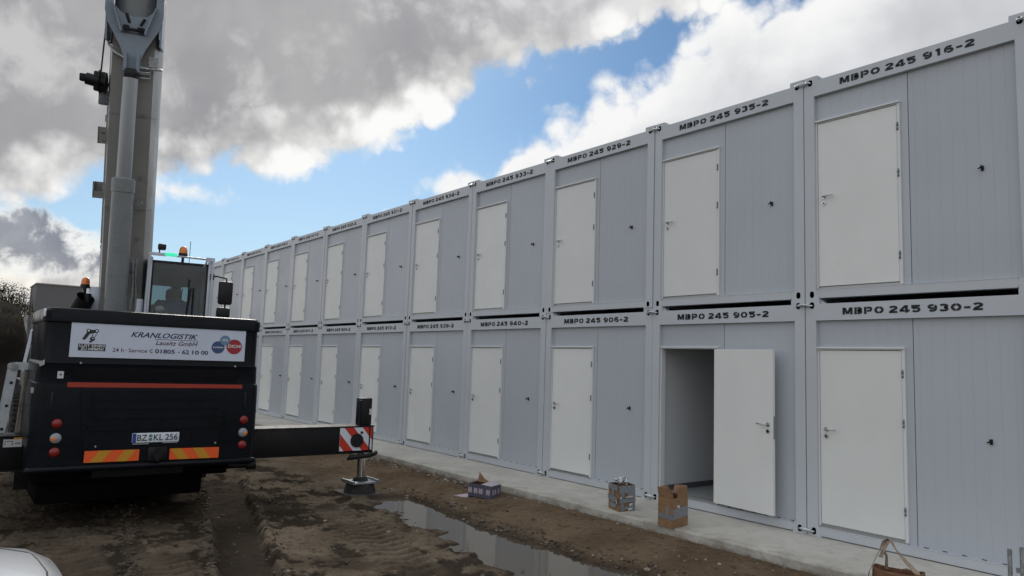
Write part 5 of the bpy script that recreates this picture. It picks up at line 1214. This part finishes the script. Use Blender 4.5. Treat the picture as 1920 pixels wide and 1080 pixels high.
# tool bag in front of the slab
bag = thing('tool_bag', 'brown bag with upright webbing straps standing in front of the slab', 'bag', (1.80, -1.62, gz(1.8, -1.62)))
BO = Vector(bag.location)
u_ = Vector((.80, .22, 0)).normalized(); v_ = Vector((-u_.y, u_.x, 0))
def bp(u, v, z): return tuple(Vector((1.80, -1.60, 0)) + u_ * u + v_ * v + Vector((0, 0, z)) - BO)
b = MB(); z0 = BO.z
ring = lambda z, a, c_, sag=0: [bp(a * math.copysign(abs(math.cos(t)) ** .5, math.cos(t)), c_ * math.copysign(abs(math.sin(t)) ** .5, math.sin(t)), z + sag * math.cos(2 * t)) for t in [2 * math.pi * k / 28 for k in range(28)]]
b.loft([ring(z0, .20, .10), ring(z0 + .08, .215, .115), ring(.12, .205, .11), ring(.235, .20, .10, .012), ring(.24, .192, .092, .012), ring(.10, .19, .09), ring(z0 + .03, .19, .09)], 0, False)
b.build('bag_body', m_leather, bag, 40)
b = MB(); b.strip([bp(-.25, -.03, .02), bp(-.215, -.10, .20), bp(-.14, -.07, .38), bp(-.115, -.02, .455), bp(-.09, .02, .478), bp(-.055, .02, .465), bp(-.02, .0, .41), bp(.06, -.03, .33), bp(.15, -.06, .25), bp(.20, -.09, .17)], [.022, .022, .022, .032, .04, .034, .016, .04, .048, .03], [v_, v_, v_, v_ + u_ * .5, v_ + u_, v_ + u_ * .6, v_ + u_ * .3, u_ * .9 + v_, u_ + v_ * .6, u_])
b.build('strap', m_strap, bag)
b = MB(); b.strip([bp(-.11, .09, .21), bp(-.105, .07, .32), bp(-.125, .03, .40), bp(-.10, .02, .465), bp(-.075, .01, .468), bp(-.11, -.02, .40), bp(-.13, -.05, .33)], .030, [u_, u_ * .5 + v_, v_, u_, u_, u_, u_], .004); b.build('strap', m_strap, bag)
b = MB(); b.strip([bp(.02, -.02, .245), bp(.06, -.03, .262), bp(.14, -.05, .245), bp(.19, -.07, .215)], .05, v_, .006); b.build('flap', m_leather, bag)
b = MB(); b.add([bp(-.04, -.103, .16), bp(.01, -.103, .16), bp(.01, -.101, .21), bp(-.04, -.101, .205)], [[0, 1, 2, 3]]); b.build('patch', m_print, bag)
# two galvanised posts
for k, (x, y, zt_, nm) in enumerate(((2.447, -1.0, .475, 'plain galvanised post standing on the slab at the right edge'), (2.538, -1.0, .508, 'galvanised post with a ring coupling at the right edge'))):
    b = MB(); n = 20; zb = 0.0
    b.cyl((x, y, zb), (x, y, zt_), .018, n=n, cap=False); b.cyl((x, y, zb), (x, y, zt_), .014, n=n, cap=False); b.add([(x + r * math.cos(2 * math.pi * i / n), y + r * math.sin(2 * math.pi * i / n), zt_) for r in (.018, .014) for i in range(n)], [[i, (i + 1) % n, n + (i + 1) % n, n + i] for i in range(n)])
    b.box(x - .05, x + .05, y - .05, y + .05, zb, zb + .008)
    if k: b.cyl((x, y, .30), (x, y, .33), .027, n=n); b.box(x - .045, x - .02, y - .012, y + .012, .295, .335)
    tag(b.build('steel_post', m_galv, None, 40), nm, 'post', 'galvanised posts at the slab')

# ------------------------------------------------------------------ white car, only its nose in the picture
car = thing('white_car', 'white car whose rounded bonnet corner shows at the lower left', 'car', (.42, -10.1, -.2))
CX = .42
def sec(y, zs, hw, zb, n=6, crown=.05):
    """cross-section ring at a given y: from left sill over the top to the right sill"""
    pts = [(CX - hw * .93, y, zb), (CX - hw, y, zb + (zs - zb) * .35), (CX - hw * .985, y, zb + (zs - zb) * .72), (CX - hw * .90, y, zs - .03)]
    pts += [(CX + hw * .8 * (t / 3 - 1), y, zs + crown * (1 - (t / 3 - 1) ** 2)) for t in range(7)]
    pts += [(CX + hw * .90, y, zs - .03), (CX + hw * .985, y, zb + (zs - zb) * .72), (CX + hw, y, zb + (zs - zb) * .35), (CX + hw * .93, y, zb)]
    return pts
b = MB()
b.loft([sec(-7.62, .48, .56, .12, crown=.02), sec(-7.65, .59, .68, .05, crown=.03), sec(-7.71, .69, .78, .02, crown=.04), sec(-7.83, .75, .84, 0.0), sec(-8.2, .81, .89, -.02), sec(-8.8, .86, .90, -.02), sec(-9.0, .88, .90, -.02), sec(-11.6, .90, .90, -.02), sec(-11.9, .85, .88, 0), sec(-12.0, .70, .8, .05)])
body_o = kid(b, 'body', m_carw, car, 50)
from mathutils.bvhtree import BVHTree
bv = BVHTree.FromPolygons([v.co.copy() for v in body_o.data.vertices], [list(p.vertices) for p in body_o.data.polygons])
def drape(pts, r, name, m_):
    out_ = []
    for (x0, y0), (x1, y1) in zip(pts, pts[1:]):
        for k_ in range(8):
            x_, y_ = x0 + (x1 - x0) * k_ / 8, y0 + (y1 - y0) * k_ / 8
            hit = bv.ray_cast(Vector((x_, y_, 3)), Vector((0, 0, -1)))[0]
            if hit: out_.append(hit + Vector((0, 0, -r * .35)))
    q = MB(); q.tube(out_, r, 6); kid(q, name, m_, car)
drape([(CX - .71, -8.9), (CX - .69, -8.3), (CX - .62, -7.95), (CX - .40, -7.82), (CX, -7.79), (CX + .40, -7.82), (CX + .62, -7.95), (CX + .69, -8.3), (CX + .71, -8.9)], .006, 'bonnet_seam', m_black)
def cabin(y, z, hw): return [(CX - hw * 1.0, y, .86), (CX - hw * .92, y, .86 + (z - .86) * .6), (CX - hw * .80, y, z - .02), (CX, y, z + .02), (CX + hw * .80, y, z - .02), (CX + hw * .92, y, .86 + (z - .86) * .6), (CX + hw * 1.0, y, .86)]
b = MB(); b.loft([cabin(-8.95, .90, .80), cabin(-9.65, 1.27, .78), cabin(-10.6, 1.32, .78), cabin(-11.3, 1.26, .77), cabin(-11.75, .98, .76)]); kid(b, 'greenhouse', m_black, car, 50)
b = MB(); b.loft([[(CX + (k / 6 - .5) * 1.2, y, z + .03 * (1 - (k / 3 - 1) ** 2)) for k in range(7)] + [(CX + (.5 - k / 6) * 1.2, y, z - .03) for k in range(7)] for y, z in ((-9.6, 1.285), (-10.6, 1.335), (-11.35, 1.27))]); kid(b, 'roof', m_carw, car, 50)
for x_ in (CX - .80, CX + .80):
    for y_ in (-8.65, -11.25):
        b = MB(); n = 28; r = .32; b.loft([[(x_ + a, y_ + rr * math.cos(2 * math.pi * k / n), -.2 + r + rr * math.sin(2 * math.pi * k / n)) for k in range(n)] for a, rr in ((-.11, .2), (-.11, .29), (-.07, r), (.07, r), (.11, .29), (.11, .2))], cap=False); wh = kid(b, 'wheel', m_rubber, car, 50)
        b = MB(); b.cyl((x_ - .10, y_, -.2 + r), (x_ + .10, y_, -.2 + r), .205, n=24); kid(b, 'rim', m_alu, wh)
    b = MB(); sg = 1 if x_ > CX else -1; b.ball((CX + sg * .60, -7.85, .50), .12, 14, 0, (1.3, .5, .7)); kid(b, 'headlight', m_lampclr, car, 60)
b = MB(); b.box(CX - .45, CX + .45, -7.765, -7.72, .16, .34, bev=.015); kid(b, 'grille', m_black, car)

# ------------------------------------------------------------------ distance at the left: earth mound, block building, house, lamp, shrubs
rng = np.random.default_rng(3)
gx = np.linspace(-60, -20, 90); gy = np.linspace(-44, -4.0, 90); GX, GY = np.meshgrid(gx, gy, indexing='ij')
crest = np.clip((GX + 60) / 14, 0, 1) * np.clip((-20.5 - GX) / 6.0, 0, 1) * np.clip((-5.25 - GY) / 1.0, 0, 1) * np.clip((GY + 44) / 6, 0, 1)
crest = crest * crest * (3 - 2 * crest)
GZ = -.45 + crest * (3.75 + 1.1 * fbm(GX, GY, .12, 4, 201) + .8 * fbm(GX, GY, .5, 4, 211) + .30 * fbm(GX, GY, 1.6, 3, 221))
mm_ = bpy.data.meshes.new('earth_mound'); N = 90
mm_.from_pydata([tuple(p) for p in np.stack([GX, GY, GZ], -1).reshape(-1, 3)], [], [[i * N + j, (i + 1) * N + j, (i + 1) * N + j + 1, i * N + j + 1] for i in range(N - 1) for j in range(N - 1)])
mm_.polygons.foreach_set('use_smooth', [True] * len(mm_.polygons)); mm_.materials.append(m_soil)
tag(obj('earth_mound', mm_), kind='structure')
def mound_z(x, y):
    i = int(np.clip((x + 60) / 40 * 89, 0, 88)); j = int(np.clip((y + 44) / 40 * 89, 0, 88)); return float(GZ[i, j])
b = MB()
for i in range(5200):
    x = random.uniform(-44, -24); y = random.uniform(-16, -4.6); z = mound_z(x, y)
    if z < 2.0: continue
    h = random.uniform(.08, .38) * (1.4 if random.random() < .1 else 1); a = random.uniform(0, 6.28); l = Vector((random.gauss(0, .4), random.gauss(0, .4), 1)).normalized() * h; s_ = Vector((math.cos(a), math.sin(a), 0)) * random.uniform(.012, .03)
    p = Vector((x, y, z - .03)); b.add([tuple(p - s_), tuple(p + s_), tuple(p + l)], [[0, 1, 2]])
me_ = b.mesh('weeds', m_weed, False); tag(obj('weeds', me_), 'dry brown weeds growing over the earth mound', 'weeds', kind='stuff')
def shrub(x, y, z, h, r, lab):
    t = thing('shrub', lab, 'shrub', (x, y, z), 'bare shrubs behind the earth mound')
    b = MB(); tips = []
    for k in range(9):
        a = random.uniform(0, 6.28); sp = random.uniform(.3, 1) * r; p = [Vector((0, 0, -.3))]
        for s_ in range(1, 5): p.append(Vector((sp * math.cos(a) * s_ / 4 + random.gauss(0, .05), sp * math.sin(a) * s_ / 4 + random.gauss(0, .05), h * s_ / 4 * random.uniform(.85, 1.05))))
        b.tube(p, [.05, .04, .03, .02, .012], 5); tips += p[2:]
        for q in p[1:]:
            for _ in range(4):
                e = q + Vector((random.gauss(0, .22), random.gauss(0, .22), random.uniform(.05, .45))); b.tube([q, (q + e) / 2 + Vector((0, 0, .03)), e], [.014, .010, .006], 4); tips.append(e)
    b.build('stems', m_leaf, t)
    b = MB()
    for q in tips:
        for _ in range(7):
            c_ = q + Vector((random.gauss(0, .16), random.gauss(0, .16), random.gauss(0, .14))); u = Vector((random.gauss(0, 1), random.gauss(0, 1), random.gauss(0, 1))).normalized() * random.uniform(.025, .06); v = u.orthogonal().normalized() * u.length * .6
            b.add([tuple(c_ - u), tuple(c_ + v), tuple(c_ + u), tuple(c_ - v)], [[0, 1, 2, 3]])
    o = obj('foliage', b.mesh('foliage', m_weed, False), t)
for x, y, h, r, lab in ((-50.0, -6.1, 2.75, .75, 'bare shrub at the left picture edge above the mound'), (-50, -5.5, 2.85, .7, 'bushiest bare shrub above the mound, left of the street lamp'), (-50, -4.95, 2.35, .5, 'low bare shrub nearest the street lamp above the mound')):
    shrub(x, y, 2.6, h, r, lab)
# block building
bd = thing('block_building', 'windowless grey blockwork building rising behind the black crane hood', 'building', (-47.0, -3.0, -.3))
b = MB(); b.box(-4.0, 0.0, -1.25, 1.38, -.4, 5.98); b.build('wall', m_block, bd)
b = MB(); b.box(-4.06, .05, -1.29, 1.42, 5.98, 6.05); b.build('roof_edge', m_render, bd)
b = MB(); b.box(-.1, .12, -1.36, -1.10, 4.28, 4.36); b.cyl((.1, -1.3, 4.3), (.3, -1.3, 4.26), .05, n=8); b.build('wall_lamp', m_black, bd)
# house with blue grey gable beyond
ho = thing('distant_house', 'pale house with a blue grey gable roof far behind the mound', 'house', (-82, .95, -.3))
b = MB(); b.box(-6, 0, -2.95, 4.0, 0, 6.0); b.build('wall', m_render, ho)
b = MB(); b.prism([(-3.1, 6.0), (4.3, 6.0), (3.4, 7.2), (-2.55, 7.2)], lambda u, v, a: (a, u, v), -6.2, .25); b.build('roof', m_roofblue, ho)
b = MB(); b.box(0, .06, -2.4, -1.2, 4.2, 5.2); b.build('window', m_dark, ho)
sl = thing('street_lamp', 'thin street lamp standing beyond the mound by the pale house', 'lamp', (-75, -2.98, -.3))
b = MB(); b.cyl((0, 0, 0), (0, 0, 6.65), .06, .045, 10); b.build('pole', m_ggrey, sl)
b = MB(); b.tube([(0, 0, 6.62), (0, .12, 6.68), (0, .3, 6.66)], .03, 6); b.box(-.08, .08, .22, .62, 6.62, 6.69); b.build('lamp_head', m_ggrey, sl)
# low trailer parked between ladder and mound
tr = thing('flat_trailer', 'dark low trailer with a pale edge seen between ladder and planks', 'trailer', (-15, -8.0, -.2))
b = MB(); b.box(-2.2, 0, -1.4, .75, .62, .95); b.build('bed', m_beam, tr)
b = MB(); b.box(-.0, .03, -1.4, .75, .93, 1.0); b.box(0, .03, .1, .45, .70, .86); b.build('edge_strip', m_warnwht, tr)
for y in (-1.2, .55):
    b = MB(); b.cyl((-1.1, y - .12, .36), (-1.1, y + .12, .36), .36, n=24); b.build('wheel', m_rubber, tr)
